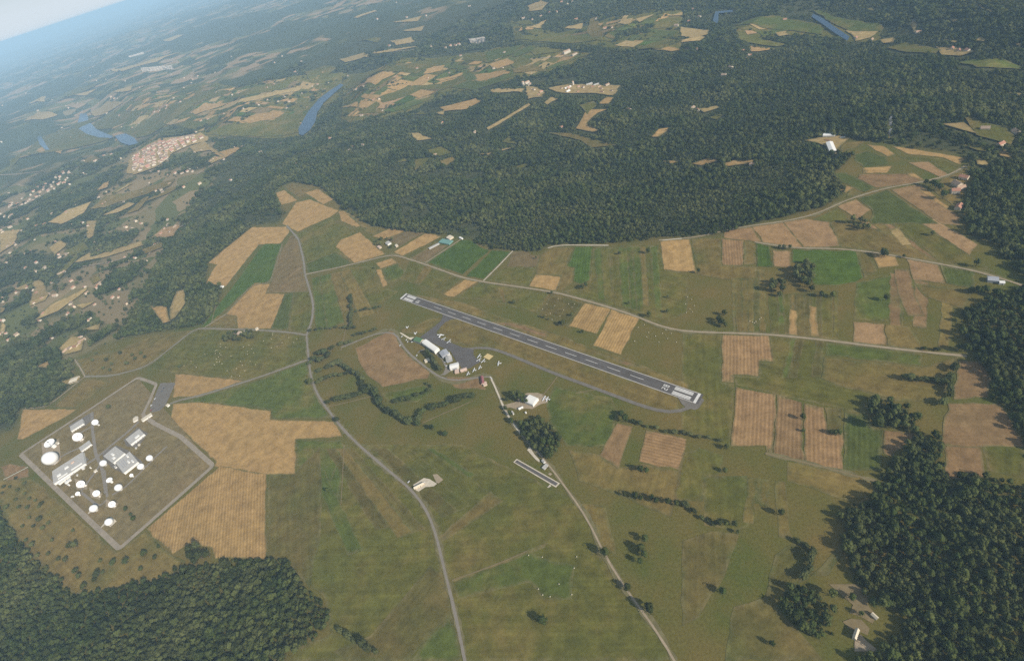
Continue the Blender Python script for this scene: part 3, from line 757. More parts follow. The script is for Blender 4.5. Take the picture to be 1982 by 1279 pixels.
for sd_ in (-1, 1): mark('edge_line', 4, RL-4, sd_*(HWID-.9)-.9, sd_*(HWID-.9)+.9, M_EDGEP)
k = 120
while k < RL-125:
    mark('centreline_dash', k, k+28, -.42, .42); k += 50
for e, sg in ((0, 1), (RL, -1)):
    mark('threshold_bar', e-1.6 if sg > 0 else e-3.2, e+3.2 if sg > 0 else e+1.6, -HWID+.5, HWID-.5)
    for q in (-8.2, -5.6, -3.0, 3.0, 5.6, 8.2):
        a, b = sorted((e+sg*10, e+sg*44)); mark('threshold_stripe', a, b, q-.95, q+.95)
SEG = {'1': 'bc', '2': 'abged', '8': 'abcdefg', '0': 'abcdef'}
def digit(ch, s0, tc, sg, hh=11.0, ww=4.6, th=1.25):
    # strokes of one numeral, read from the approach; joined into a single painted numeral
    R = {'a': (hh-th, hh, 0, ww), 'd': (0, th, 0, ww), 'g': (hh/2-th/2, hh/2+th/2, 0, ww), 'b': (hh/2, hh, ww-th, ww), 'c': (0, hh/2, ww-th, ww), 'e': (0, hh/2, 0, th), 'f': (hh/2, hh, 0, th)}
    vs, fs = [], []; pc = runway.location
    for i, c in enumerate(SEG[ch]):
        a, b, l, r = R[c]
        for u, v in ((a, l), (b, l), (b, r), (a, r)):
            x, y = rp(s0+sg*u, tc-sg*(v-ww/2)*1.0); vs.append((x-pc[0], y-pc[1], .532+i*.003))
        fs.append((4*i, 4*i+1, 4*i+2, 4*i+3))
    o = mesh_obj('runway_number', vs, fs, M_PAINT, runway)
    if o.data.polygons[0].normal.z < 0: o.data.flip_normals()
for ch, tc in (('1', 3.8), ('0', -3.8)): digit(ch, 54, tc, 1)
for ch, tc in (('2', -3.8), ('8', 3.8)): digit(ch, RL-54, tc, -1)
def surf(name, c, s, mt, lift, **k): return tag(sheet(name, plane_at(P(c, s)), mt, lift, step=30, **k), kind='structure')
surf('apron', 'a1', '800,-25 850,5 885,50 890,100 860,165 760,250 640,340 560,400 600,420 900,560 1000,600 1120,800 1200,880 1300,850 1450,760 1370,700 1340,650 1350,590 1260,560 1180,550 1010,480 910,450 830,400 800,340 810,310 860,250 930,180 1010,140 1140,125 1150,60', M_ASPH, .78)
ribbon('taxiway', [tuple(q) for q in plane_at(P('c5', '730,730 790,712 850,715 1000,775 1200,860 1500,970 1750,1065 1900,1108 1963,1100 2010,1065'))], 7, M_ASPH2, .7)
surf('turning_bay', 'rs', '430,520 560,560 940,690 1100,560 1170,620 1010,860 900,890 680,830 560,730', M_ASPH2, .74)
surf('car_park', 'a1', '500,650 620,580 760,620 880,740 930,850 900,930 850,960 920,960 1010,900 960,830 860,690 790,620 640,570 560,590', M_ROAD, .66)
surf('sand_pad', 'a1', '1490,695 1550,640 1640,680 1575,735', M_YELLOW, .7)
surf('gravel_path', 'a1', '250,335 280,335 400,405 470,400 430,445 370,415', M_CREAM, .7)
surf('hangar_yard', 'hg', '320,440 560,380 700,250 800,200 1000,200 1100,230 1200,300 1190,390 1050,420 900,510 780,500 600,520 480,480 360,500', M_TRACK, .45)
surf('model_strip_border', 'rc', '330,340 400,275 1230,745 1150,825', M_GRAVEL, .7)
surf('model_strip', 'rc', '360,340 405,300 1190,745 1145,795', M_ASPH, .95)
surf('gravel_yard', 'rc', '600,110 640,30 740,190 850,310 830,340 760,290', M_GRAVEL, .75)
surf('gravel_pad', 'rc', '980,830 1040,760 1060,800 1010,830', M_GRAVEL, .98)
surf('gravel_pad', 'rc', '995,565 1040,540 1080,570 1040,600', M_TRACK, .7)
surf('limestone_yard', 'ya', '560,540 860,350 1010,380 1220,510 1130,580 900,600 720,720 640,690', M_GRAVEL, .8)
surf('earth_patch', 'ya', '1100,260 1220,240 1390,400 1260,500 1200,480', M_TRACK, .76)
surf('limestone_yard', 'br', '950,1010 1050,960 1150,1080 1330,1220 1380,1290 930,1290 930,1120', M_TRACK, .8)
surf('earth_yard', 'br', '700,720 860,660 1060,680 1220,850 1180,980 1000,900 850,860', M_DULL, .74)
surf('earth_yard', 'br', '440,0 960,0 1150,130 1200,420 1350,600 1280,760 1040,620 840,560 900,400', M_DULL, .5)
# listening station ground
tag(sheet('compound_ground', plane_at(P('p', '268,733 412,900 232,1058 42,880')), M_PLAIN, .40, (.195, .150, .068), True, 0, 30, field=True), kind='structure')
for a, b in (((266, 731), (413, 901)), ((413, 901), (231, 1062)), ((231, 1062), (40, 879)), ((40, 879), (266, 731))):
    a = np.array(a, float); b = np.array(b, float)
ribbon('perimeter_road', [tuple(q) for q in plane_at([(40, 879), (100, 840), (180, 788), (266, 731), (286, 737), (303, 744), (290, 775), (276, 803)])], 8.5, M_PERI, .7, step=4)
ribbon('perimeter_road', [tuple(q) for q in plane_at([(276, 803), (300, 820), (350, 845), (413, 901), (330, 975), (231, 1062), (150, 985), (40, 879)])], 9.5, M_PERI, .71, step=4)
surf('car_park', 'ps', '700,410 960,400 990,420 880,650 800,830 700,930 560,970 490,940 640,540', M_ASPH2, .7)
for wd, c, s in [(8, 's1', '1640,370 1480,520 1300,660 1120,820 900,960 700,1120'), (7, 's1', '1040,250 1050,480 1090,780 1150,900 1190,1050 1220,1278'), (6, 's1', '1160,900 1000,1130 900,1260'),
                 (6, 's1', '880,520 1040,430'), (6, 's1', '640,820 780,740 900,700'), (5, 's1', '2000,680 1800,870 1600,1080 1420,1250 1300,1300'), (5, 's2', '540,200 580,540'), (5, 's2', '250,480 420,620 500,680 580,560')]:
    ribbon('service_road', [tuple(q) for q in plane_at(P(c, s))], wd, M_ROAD, .6, step=10)
# ------------------------------------------------------------------ trees
PHI = (1+5**.5)/2
ICO_V = np.array([(-1, PHI, 0), (1, PHI, 0), (-1, -PHI, 0), (1, -PHI, 0), (0, -1, PHI), (0, 1, PHI), (0, -1, -PHI), (0, 1, -PHI), (PHI, 0, -1), (PHI, 0, 1), (-PHI, 0, -1), (-PHI, 0, 1)])/math.hypot(1, PHI)
ICO_F = [(0, 11, 5), (0, 5, 1), (0, 1, 7), (0, 7, 10), (0, 10, 11), (1, 5, 9), (5, 11, 4), (11, 10, 2), (10, 7, 6), (7, 1, 8), (3, 9, 4), (3, 4, 2), (3, 2, 6), (3, 6, 8), (3, 8, 9), (4, 9, 5), (2, 4, 11), (6, 2, 10), (8, 6, 7), (9, 8, 1)]
def crown_mesh(name, seed, nclump, nleaf, tall=1.0, spread=1.0, mt=M_LEAF):
    r = np.random.default_rng(seed); vs, fs = [], []
    def rot(): 
        q = r.normal(size=4); q /= np.linalg.norm(q); w, x, y, z = q
        return np.array([[1-2*(y*y+z*z), 2*(x*y-z*w), 2*(x*z+y*w)], [2*(x*y+z*w), 1-2*(x*x+z*z), 2*(y*z-x*w)], [2*(x*z-y*w), 2*(y*z+x*w), 1-2*(x*x+y*y)]])
    for i in range(nclump):
        d = r.normal(size=3); d /= np.linalg.norm(d); d[2] = abs(d[2])*1.0-.25
        rad = r.uniform(.45, .85) if i > 1 else .2
        c = np.array([d[0]*3.6*rad*spread, d[1]*3.6*rad*spread, (6.3+d[2]*4.6*rad)*tall]); s = r.uniform(1.45, 2.4)*(2.6/max(1.6, nclump**.33))
        v = (ICO_V*r.uniform(.82, 1.15, (12, 1))*s*np.array([1, 1, .8]))@rot().T+c
        b = len(vs); vs += list(v); fs += [tuple(b+q for q in f) for f in ICO_F]
    for i in range(nleaf):
        d = r.normal(size=3); d /= np.linalg.norm(d)
        c = np.array([d[0]*5.0*spread, d[1]*5.0*spread, (6.3+d[2]*4.6)*tall])*1.0; c[:2] *= r.uniform(.6, 1.05); 
        t = (np.array([(-.8, -.5, 0), (.8, -.4, .2), (.1, .9, -.2)])*r.uniform(.35, .65))@rot().T+c; b = len(vs); vs += list(t); fs.append((b, b+1, b+2))
    me = bpy.data.meshes.new(name); me.from_pydata([tuple(v) for v in vs], [], fs); me.materials.append(mt); me.polygons.foreach_set('use_smooth', [True]*len(me.polygons)); me.update(); return me
def trunk_mesh():
    vs, fs = [], []
    def tube(a, b, ra_, rb, k=6):
        a = np.array(a, float); b = np.array(b, float); d = (b-a)/np.linalg.norm(b-a); u = np.cross(d, (0.3, 1, .1)); u /= np.linalg.norm(u); w = np.cross(d, u); o = len(vs)
        for p, r_ in ((a, ra_), (b, rb)):
            for i in range(k): vs.append(p+u*r_*math.cos(2*math.pi*i/k)+w*r_*math.sin(2*math.pi*i/k))
        for i in range(k): fs.append((o+i, o+(i+1) % k, o+k+(i+1) % k, o+k+i))
    tube((0, 0, -.5), (.1, 0, 3.2), .42, .3); tube((.1, 0, 3.1), (1.6, .8, 6.5), .22, .08); tube((.1, 0, 3.0), (-1.5, .4, 6.2), .22, .08); tube((.1, 0, 3.1), (.2, -1.5, 6.8), .2, .08); tube((.1, 0, 3.1), (.1, .1, 8), .24, .07)
    me = bpy.data.meshes.new('trunk'); me.from_pydata([tuple(v) for v in vs], [], fs); me.materials.append(M_TRUNK); me.update(); return me
CROWNS = [crown_mesh('crown', 10+i, 26, 130, 1+.12*(i % 3-1), 1+.08*(i % 2)) for i in range(5)]
HEDGE = [crown_mesh('crown', 40+i, 24, 120, .82, 1.12, M_LEAF2) for i in range(3)]
FARC = [crown_mesh('crown', 70+i, 9, 24, .95, 1.05) for i in range(4)]
TRUNK = trunk_mesh()
TREES = [0]
def tree(x, y, z, r, label, group, meshes=CROWNS, hz=1.0, name='tree', cat='tree', along=None):
    s = r/5.2; e = empty(name, (x, y, z-.1), random.uniform(0, 6.28), label, cat, group); hz *= 1.2; e.scale = (s, s*random.uniform(.85, 1.1), s*hz*random.uniform(.85, 1.1))
    if along is not None: e.rotation_euler[2] = along; e.scale[0] *= 1.45; e.scale[1] *= .88
    link('trunk', TRUNK, e); link('crown', random.choice(meshes), e); TREES[0] += 1
    return e
def place(c, s, label, group=None, r=5.0, meshes=CROWNS, jit=.15, **k):
    res = []
    for tok in s.split():
        q = [float(v) for v in tok.split(',')]; ox, oy, kk = CR_[c]; w = at([(ox+q[0]/kk, oy+q[1]/kk)])[0]
        res.append(tree(w[0], w[1], w[2], (q[2] if len(q) > 2 else r)*1.22*random.uniform(1-jit, 1+jit), label, group, meshes, **k))
    return res
def hedge(c, s, label, group, r=4.2, gap=6.5, meshes=HEDGE, hz=.9, wob=1.2, **k):
    gap *= 1.5; r *= 1.46
    w = np.array(dense([tuple(q) for q in plane_at(P(c, s))], gap, False))
    dw = np.gradient(w, axis=0) if len(w) > 1 else np.array([[1., 0]])
    for q, d_ in zip(w, dw): tree(q[0]+random.gauss(0, wob), q[1]+random.gauss(0, wob), 0, r*random.uniform(.75, 1.2), label, group, meshes, hz, along=math.atan2(d_[1], d_[0]), **k)
def fill(c, s, label, group, r=5.0, gap=8.0, meshes=CROWNS, **k):
    gap *= 1.5; r *= 1.22
    p = [tuple(q) for q in plane_at(P(c, s))]; a = np.array(p); lo, hi = a.min(0), a.max(0)
    for x in np.arange(lo[0], hi[0]+gap, gap):
        for y in np.arange(lo[1], hi[1]+gap, gap):
            xx, yy = x+random.uniform(-.35, .35)*gap, y+random.uniform(-.35, .35)*gap
            if inside(np.array([xx]), np.array([yy]), p)[0]: tree(xx, yy, 0, r*random.uniform(.75, 1.25), label, group, meshes, **k)
# single trees, each with its own place
for c, s, lb in [
    ('c5', '1000,468,5', 'round tree standing alone on the meadow just north of the runway'), ('c5', '1604,186,4.5', 'small tree in the meadow near the white forest-edge track'),
    ('c5', '1770,180,6', 'broad dark tree in the meadow below the forest edge, left of the tan field'),
    ('c5', '1215,413,3.5', 'small bush beside the pale road at the corner of the bale paddock'), ('c5', '1660,472,3', 'tiny bush alone in the meadow above the curving pale road'),
    ('c5', '1773,545,6', 'dark tall tree beside the pale road right of the striped tan fields'), ('c5', '1882,520,5', 'dark tree on the left edge of the small bale field'),
    ('c5', '1125,212,3', 'small tree at the edge of the purple-brown field'), ('c5', '1392,637,3.5', 'small bush below the striped tan field beside the runway verge'),
    ('c5', '1640,1150,6', 'rounded tree at the left end of the hedge south of the runway end'), ('c5', '1612,1112,5', 'dark small tree just above the rounded tree south of the taxiway'),
    ('c6', '1440,76,5', 'small tree alone in the upper right meadow'), ('c6', '1172,452,5', 'small dark tree alone in the right-hand green meadow'),
    ('c6', '97,293,4', 'small tree at the lower corner of the tall narrow tan field'), ('c6', '1690,255,6', 'tree at the roadside beside the dark green field on the right'),
    ('c6', '692,1135,4', 'small tree inside the large striped field, upper of two'), ('c6', '698,1205,3.5', 'small tree inside the large striped field, lower of two'),
    ('c6', '865,432,6', 'round tree east of the dark grove, farther from it'), ('c6', '802,430,6', 'round tree touching the foot of the dark grove'),
    ('c6', '1275,204,3', 'tiny bush beside the pale road on the right'), ('c9', '258,26,4', 'small tree with long shadow below the framed tan field, upper of two'),
    ('c9', '250,160,5', 'small tree with long shadow below the framed tan field, lower of two'), ('c9', '572,408,5', 'low tree alone in the meadow left of the dark right-hand wood'),
    ('c9', '235,862,4.5', 'small round tree alone in the lower right meadow'), ('c9', '520,1160,4', 'small bush in the brown meadow near the bottom right farm'),
    ('c9', '1052,862,4', 'small bush on bare ground between the farm grove and the dark wood'), ('c9', '1035,988,4', 'small dark tree beside the bottom right farmhouse'),
    ('c9', '324,516,3', 'tiny bush below the broken hedge on the lower right meadow'), ('c9', '915,425,5', 'tree casting a long shadow at the meadow edge by the dark wood'),
    ('c8', '1178,1034,6', 'tree standing alone in the meadow at the bottom centre'), ('c8', '1538,645,6.5', 'uppermost of three round trees along the lower right track'),
    ('c8', '1668,842,6.5', 'middle one of three round trees along the lower right track'), ('c8', '1795,966,6.5', 'lowest of three round trees along the lower right track'),
    ('c8', '1742,156,5.5', 'larger of two trees below the framed tan field'), ('c8', '1778,160,4.5', 'smaller of two trees below the framed tan field'),
    ('c4', '637,1072,5', 'round bush on the dry grass inside the fenced station'), ('c4', '1042,836,4', 'bush on the meadow above the station car park'),
    ('c5', '960,1030,4', 'bush at the bend of the white track beside the lone hangar'), ('h8', '1400,1085,5', 'bush at the end of the winding hedge, nearer one'),
    ('h8', '1550,1152,5.5', 'bush beyond the end of the winding hedge, farther one'), ('h8', '365,990,5.5', 'dark tree at the roadside by the tan field corner'),
    ('h8', '85,585,6', 'dark tree at the roadside at the end of the second hedge'), ('c7', '1910,275,4', 'low scrub patch in the brown field left of the main road'),
    ('q5', '175,595,4', 'bush beside the small green square field'), ('c5', '1880,435,3', 'bush above the small bale field')]:
    place(c, s, lb)
place('c8', '1770,560,5 1745,615,6 1765,650,5 1742,690,5', 'tree of the lone triangular clump on the lower right meadow', 'trees of the triangular clump')
place('c8', '1650,302,3.5 1712,312,5 1742,322,4.5 1808,318,4.5 1832,338,4.5 1902,338,4.5 1950,352,5', 'tree in the short dark row on the right-centre meadow', 'short row of trees')
place('c9', '215,466,5 255,468,3.5 305,470,4', 'bush of the broken hedge on the lower right meadow', 'bushes of the broken hedge')
place('c6', '880,1222,4 860,1218,4 900,1225,4', 'bush at the foot of the dark olive strip beside the striped field', 'bushes of the olive strip')
place('c6', '560,150,4 585,155,4 620,158,4', 'bush in the low row above the pink square field', 'bushes above the pink field')
place('c5', '1150,546,2.5 1170,552,2.5 1195,563,2.5 1260,588,4 1280,594,5 1330,540,4', 'bush along the lower edge of the bale paddock', 'bushes of the bale paddock')
place('c5', '1412,378,5.5 1390,385,4.5', 'tree of the pair at the foot of the green strip field', 'pair of trees')
fill('c6', '680,240 750,235 760,330 770,410 700,400 650,330 650,280', 'tree in the tall dark grove beside the dark green field', 'trees of the dark grove', 6.5, 8.5)
fill('c6', '510,345 600,345 600,400 560,430 505,390', 'tree in the small grove left of the dark grove', 'trees of the small grove', 6, 9)
fill('c6', '1160,170 1215,190 1200,250 1150,205', 'tree in the clump where the right-hand roads meet', 'trees of the road clump', 5.5, 8)
fill('c6', '950,5 1060,0 1090,40 1000,62', 'tree in the clump on the brown upper right fields', 'trees of the upper clump', 5.5, 9)
fill('c6', '195,535 262,535 265,610 225,622', 'tree in the small dark clump above the pale road', 'trees of the roadside clump', 5.5, 8)
hedge('c6', '1300,912 1400,915 1510,935', 'tree in the hedge reaching left from the right-hand wood', 'hedge reaching left', 5, 7)
hedge('c6', '1565,850 1535,900 1540,1000 1500,1045', 'tree in the upright hedge near the right-hand wood', 'upright hedge', 5.5, 8)
hedge('c6', '1390,730 1450,735', 'bush on the pale road near the right-hand wood', 'roadside bushes on the right', 3.5, 7)
hedge('c9', '670,565 760,620 740,720 700,770', 'tree in the crooked hedge above the farm grove', 'crooked hedge', 4, 5)
hedge('c9', '20,360 70,395', 'tree in the short hedge on the lower right meadow', 'short hedge', 4, 6); hedge('c9', '120,430 180,465', 'low bush strip joining the broken hedge', 'low bush strip', 2.5, 5)
hedge('c5', '1680,1152 1760,1175 1870,1205 1963,1222 2060,1240 2180,1255', 'bush in the long low hedge below the runway end', 'low hedge below the runway', 3.0, 8)
hedge('c8', '0,1085 50,1120 130,1160 210,1205', 'tree in the hedge at the tip of the lower left wood', 'hedge at the wood tip', 5, 7)
GH = [('h8', '60,365 120,320 170,340', 5.5, 7), ('h8', '170,260 230,250 270,290 190,330', 6, 8), ('h8', '310,205 400,155 520,130', 4, 8), ('h8', '170,450 260,410 380,365 450,405 520,450 590,495 640,550 655,650', 5.5, 8.5),
      ('h8', '150,575 250,525 350,497 460,480', 4, 7), ('h8', '265,790 370,772 500,735 620,692 690,680', 5, 8), ('h8', '740,655 790,710 830,790', 7, 8), ('h8', '860,850 930,890 1000,940 1070,975 1160,1005 1240,1045', 6, 8),
      ('h8', '1250,990 1300,915 1420,855 1560,815 1680,775 1780,725 1840,725', 6, 9), ('h8', '1000,790 1080,772 1160,765', 5, 8), ('h8', '1240,710 1300,690 1370,665 1395,620 1340,590', 3.5, 8)]
GL = ['bushy tree by the road junction at the hedge start', 'tree of the thick clump beside the road junction', 'bush of the pale hedge running up to the access road', 'tree of the arching hedge left of the brown field', 'bush of the thin hedge below the arching hedge', 'tree of the straight hedge ending at the main road',
      'big dark tree in the middle of the winding hedge', 'tree of the winding hedge descending to the right', 'tree of the broad hedge climbing right towards the white track', 'tree of the broken inner hedge in the green hollow', 'bush of the hooked inner hedge near the access road']
for (c, s, r_, g_), lb in zip(GH, GL): hedge(c, s, lb, lb.replace('bushy ', '')+' group', r_, g_)
hedge('h8', '1360,265 1420,340 1460,410 1490,440', 'tree of the tall clipped hedge behind the hangar row', 'hedge behind the hangars', 5, 6, hz=1.1)
hedge('c5', '60,428 65,505', 'tree of the upper straight hedge left of the runway', 'upper straight hedge', 4.5, 8); hedge('c5', '65,525 65,608', 'tree of the lower straight hedge left of the runway', 'lower straight hedge', 4.5, 8)
hedge('c5', '90,517 230,490', 'bush of the thin cross hedge left of the runway', 'thin cross hedge', 3, 8); hedge('c4', '1790,628 1860,615 1963,612 2040,612', 'bush of the low hedge running from the junction', 'low junction hedge', 3.5, 8)
hedge('c5', '80,655 200,622', 'bush along the access road bend', 'access road bushes', 3.5, 7)
place('hg', '560,290,5.5 640,250,5.5 680,330,6 590,350,5 730,300,5 800,400,4 720,400,4.5', 'tall dark tree crowding the lone hangar', 'trees beside the lone hangar', hz=1.2)
hedge('hg', '400,520 460,640 520,760', 'tree shading the white track below the lone hangar', 'trees by the white track', 4, 8, CROWNS)
ORCH = '30,250 100,200 150,230 110,270 150,290 180,320 250,350,5 235,365 100,325 50,370,4.5 120,370 170,370 240,440,5 180,430 290,460,4 140,480 260,490,4 160,560 200,590,5 230,650 130,620 290,640 350,670 395,675,4 450,740,5 470,770,5 580,760,6 605,745 370,790 500,830,5 590,680 670,690,4.5 745,685,6 830,730 910,660 280,720 190,660 65,250 20,285 215,330 205,480 310,560 560,790'
place('c7', ORCH, 'dark bush scattered on the dry slope below the station', 'scattered bushes below the station', r=3.4, meshes=HEDGE)
place('c7', '420,600,5.5 455,595,6 850,640,5 930,600,3.5', 'larger tree on the dry slope below the station', 'larger trees below the station')
place('c7', '1120,620,7 1170,610,7 1130,660,7 1180,660,7 1220,650,6 1150,690,6', 'tree of the big rounded clump jutting into the striped field', 'rounded clump in the striped field', hz=1.1)
place('c7', '742,382,3.5 768,412,3.5 787,438,4 435,507,3', 'small bush near the station perimeter road', 'bushes inside the station')
place('c4', '560,760 540,800 620,800 650,820 640,855 740,820 785,790 840,780 700,760 600,845 770,770 820,760', 'scrub tree on the dry slope above the station', 'scrub above the station', r=4.5, meshes=HEDGE)
fill('c4', '1285,645 1460,632 1478,678 1295,692', 'tree surrounding the farm on the meadow', 'trees around the farm', 5, 9)
place('q5', '200,260,4.5 260,230,4.5 180,290,4 260,300,5 380,330,4.5 400,240,4.5 330,220,4', 'dark tree around the small farm below the forest', 'trees around the small farm', r=4.5)
place('c3', '1400,1065,6 1440,1075,7 1480,1100,7 1500,1145,7 1460,1085,6', 'tree of the dark clump on the far right fields', 'dark clump far right')
place('c6', '1660,405,6 1700,410,7 1740,405,6 1590,735,5 1630,745,6', 'tree at the edge of the right-hand wood beside the fields', 'outlying trees of the right-hand wood')
fill('c9', '790,830 990,885 975,925 900,930 800,870', 'tree in the upper arm of the farm grove at bottom right', 'upper arm of the farm grove', 5, 10)
print('TREES', TREES[0])
# ------------------------------------------------------------------ woods (too many trees to count): point meshes with instanced crowns
def forest_nodes(objs):
    g = bpy.data.node_groups.new('scatter crowns', 'GeometryNodeTree'); g.interface.new_socket('Geometry', in_out='INPUT', socket_type='NodeSocketGeometry'); g.interface.new_socket('Geometry', in_out='OUTPUT', socket_type='NodeSocketGeometry')
    gi = g.nodes.new('NodeGroupInput'); go = g.nodes.new('NodeGroupOutput'); ip = g.nodes.new('GeometryNodeInstanceOnPoints'); jg = g.nodes.new('GeometryNodeJoinGeometry')
    for o in objs[::-1]:
        oi = g.nodes.new('GeometryNodeObjectInfo'); oi.inputs['Object'].default_value = o; oi.inputs['As Instance'].default_value = True; oi.transform_space = 'ORIGINAL'
        g.links.new(oi.outputs['Geometry'], jg.inputs[0])
    def attr(nm, ty):
        a = g.nodes.new('GeometryNodeInputNamedAttribute'); a.data_type = ty; a.inputs[0].default_value = nm; return a.outputs[0]
    g.links.new(gi.outputs[0], ip.inputs['Points']); g.links.new(jg.outputs[0], ip.inputs['Instance']); ip.inputs['Pick Instance'].default_value = True
    g.links.new(attr('idx', 'INT'), ip.inputs['Instance Index']); g.links.new(attr('scl', 'FLOAT_VECTOR'), ip.inputs['Scale'])
    r_ = g.nodes.new('ShaderNodeCombineXYZ'); g.links.new(attr('rot', 'FLOAT'), r_.inputs[2]); g.links.new(r_.outputs[0], ip.inputs['Rotation'])
    g.links.new(ip.outputs[0], go.inputs[0]); return g
crown_objs = {}
for o in COL.objects:
    if o.type == 'MESH' and o.data in CROWNS and o.data.name not in crown_objs: crown_objs[o.data.name] = o
NODES = forest_nodes(list(crown_objs.values())); NIDX = len(crown_objs)
def wood(name, label, x, y, z, r, hz=1.0, cat='wood'):
    n_ = len(x); me = bpy.data.meshes.new(name); me.vertices.add(n_); me.vertices.foreach_set('co', np.column_stack([x, y, z-.4*np.ones(n_)]).ravel())
    s = r/5.2; sx = s*RNG.uniform(.85, 1.15, n_); sz = s*hz*RNG.uniform(.8, 1.2, n_)
    a = me.attributes.new('scl', 'FLOAT_VECTOR', 'POINT'); a.data.foreach_set('vector', np.column_stack([sx, s, sz]).ravel())
    a = me.attributes.new('rot', 'FLOAT', 'POINT'); a.data.foreach_set('value', RNG.uniform(0, 6.28, n_)); a = me.attributes.new('idx', 'INT', 'POINT'); a.data.foreach_set('value', RNG.integers(0, NIDX, n_))
    me.materials.append(M_LEAF)
    o = link(name, me); md = o.modifiers.new('crowns', 'NODES'); md.node_group = NODES
    return tag(o, label, cat, kind='stuff')
def grid_pts(lo, hi, gap, keep=None):
    xs, ys = np.meshgrid(np.arange(lo[0], hi[0], gap), np.arange(lo[1], hi[1], gap)); xs = xs.ravel(); ys = ys.ravel()
    xs = xs+RNG.uniform(-.42, .42, len(xs))*gap; ys = ys+RNG.uniform(-.42, .42, len(ys))*gap; return xs, ys
def wood_poly(label, c, s, gap=7.2, r=5.0, holes=(), name='wood', hz=1.0):
    p = [tuple(q) for q in plane_at(P(c, s))]; a = np.array(p); x, y = grid_pts(a.min(0), a.max(0), gap)
    k = inside(x+RNG.normal(0, 2, len(x)), y+RNG.normal(0, 2, len(x)), p)
    for hc, hs in holes: k &= ~inside(x, y, [tuple(q) for q in plane_at(P(hc, hs))])
    x, y = x[k], y[k]; rr = r*np.clip(RNG.normal(1, .3, len(x)), .5, 1.8)*(1+.18*vnoise(x, y, 60, 9))
    return wood(name, label, x, y, np.zeros(len(x)), rr, hz)
wood_poly('broad green oak wood filling the lower left corner', 'c7', '-120,200 0,380 60,480 200,670 430,870 520,870 860,800 1090,720 1260,690 1550,672 1680,695 1780,850 1920,960 1940,1020 1900,1080 1640,1258 1400,1500 -300,1500 -500,600', 6.4, 4.5)
wood_poly('big dark wood on the lower right side', 'c9', '1250,60 1310,0 1380,-60 1470,-50 1490,0 1530,200 1700,190 1860,215 2060,260 2400,400 2400,1500 1250,1500 1000,1254 1100,1190 1130,1190 1290,1060 1250,960 1130,940 1090,930 1020,800 1000,760 930,620 930,450 1000,360 1110,340 1130,250 1170,160', 6.6, 4.8, [('br', '1180,420 1400,560 1420,760 1290,760'), ('br', '860,640 1100,640 1240,820 1240,1000 1400,1220 1500,1300 850,1300')], hz=1.15)
wood_poly('dark wood along the right edge beside the fields', 'c6', '1640,500 1610,490 1615,640 1680,780 1740,850 1780,920 1775,1020 1830,1040 1963,1270 2300,1600 2600,1200 2500,500 2100,400 1963,385 1880,400 1760,420 1850,440 1700,470', 6.8, 4.9, hz=1.1)
wood_poly('dark clump of big trees below the olive field on the right', 'c6', '1060,1045 1150,1015 1280,1060 1350,1160 1350,1205 1300,1200 1160,1185 1100,1170', 7.5, 6, name='copse', hz=1.15)
wood_poly('rounded copse beside the white track below the lone hangar', 'p', '1006,824 1037,810 1060,818 1078,832 1086,846 1083,865 1072,884 1062,888 1040,874 1015,850', 7.2, 5.6, name='copse', hz=1.2)
wood_poly('dark grove sheltering the bottom right farm', 'c9', '560,930 610,845 700,805 800,870 900,950 870,1040 905,1120 905,1170 770,1130 640,1030', 7, 5.5, [], 'copse', 1.1)
wood_poly('wooded strip of trees above the right edge, behind the farmland', 'c6', '1610,0 1660,80 1840,150 1815,200 1963,320 2100,420 2600,420 2600,-200 1640,-200', 8, 5.6)
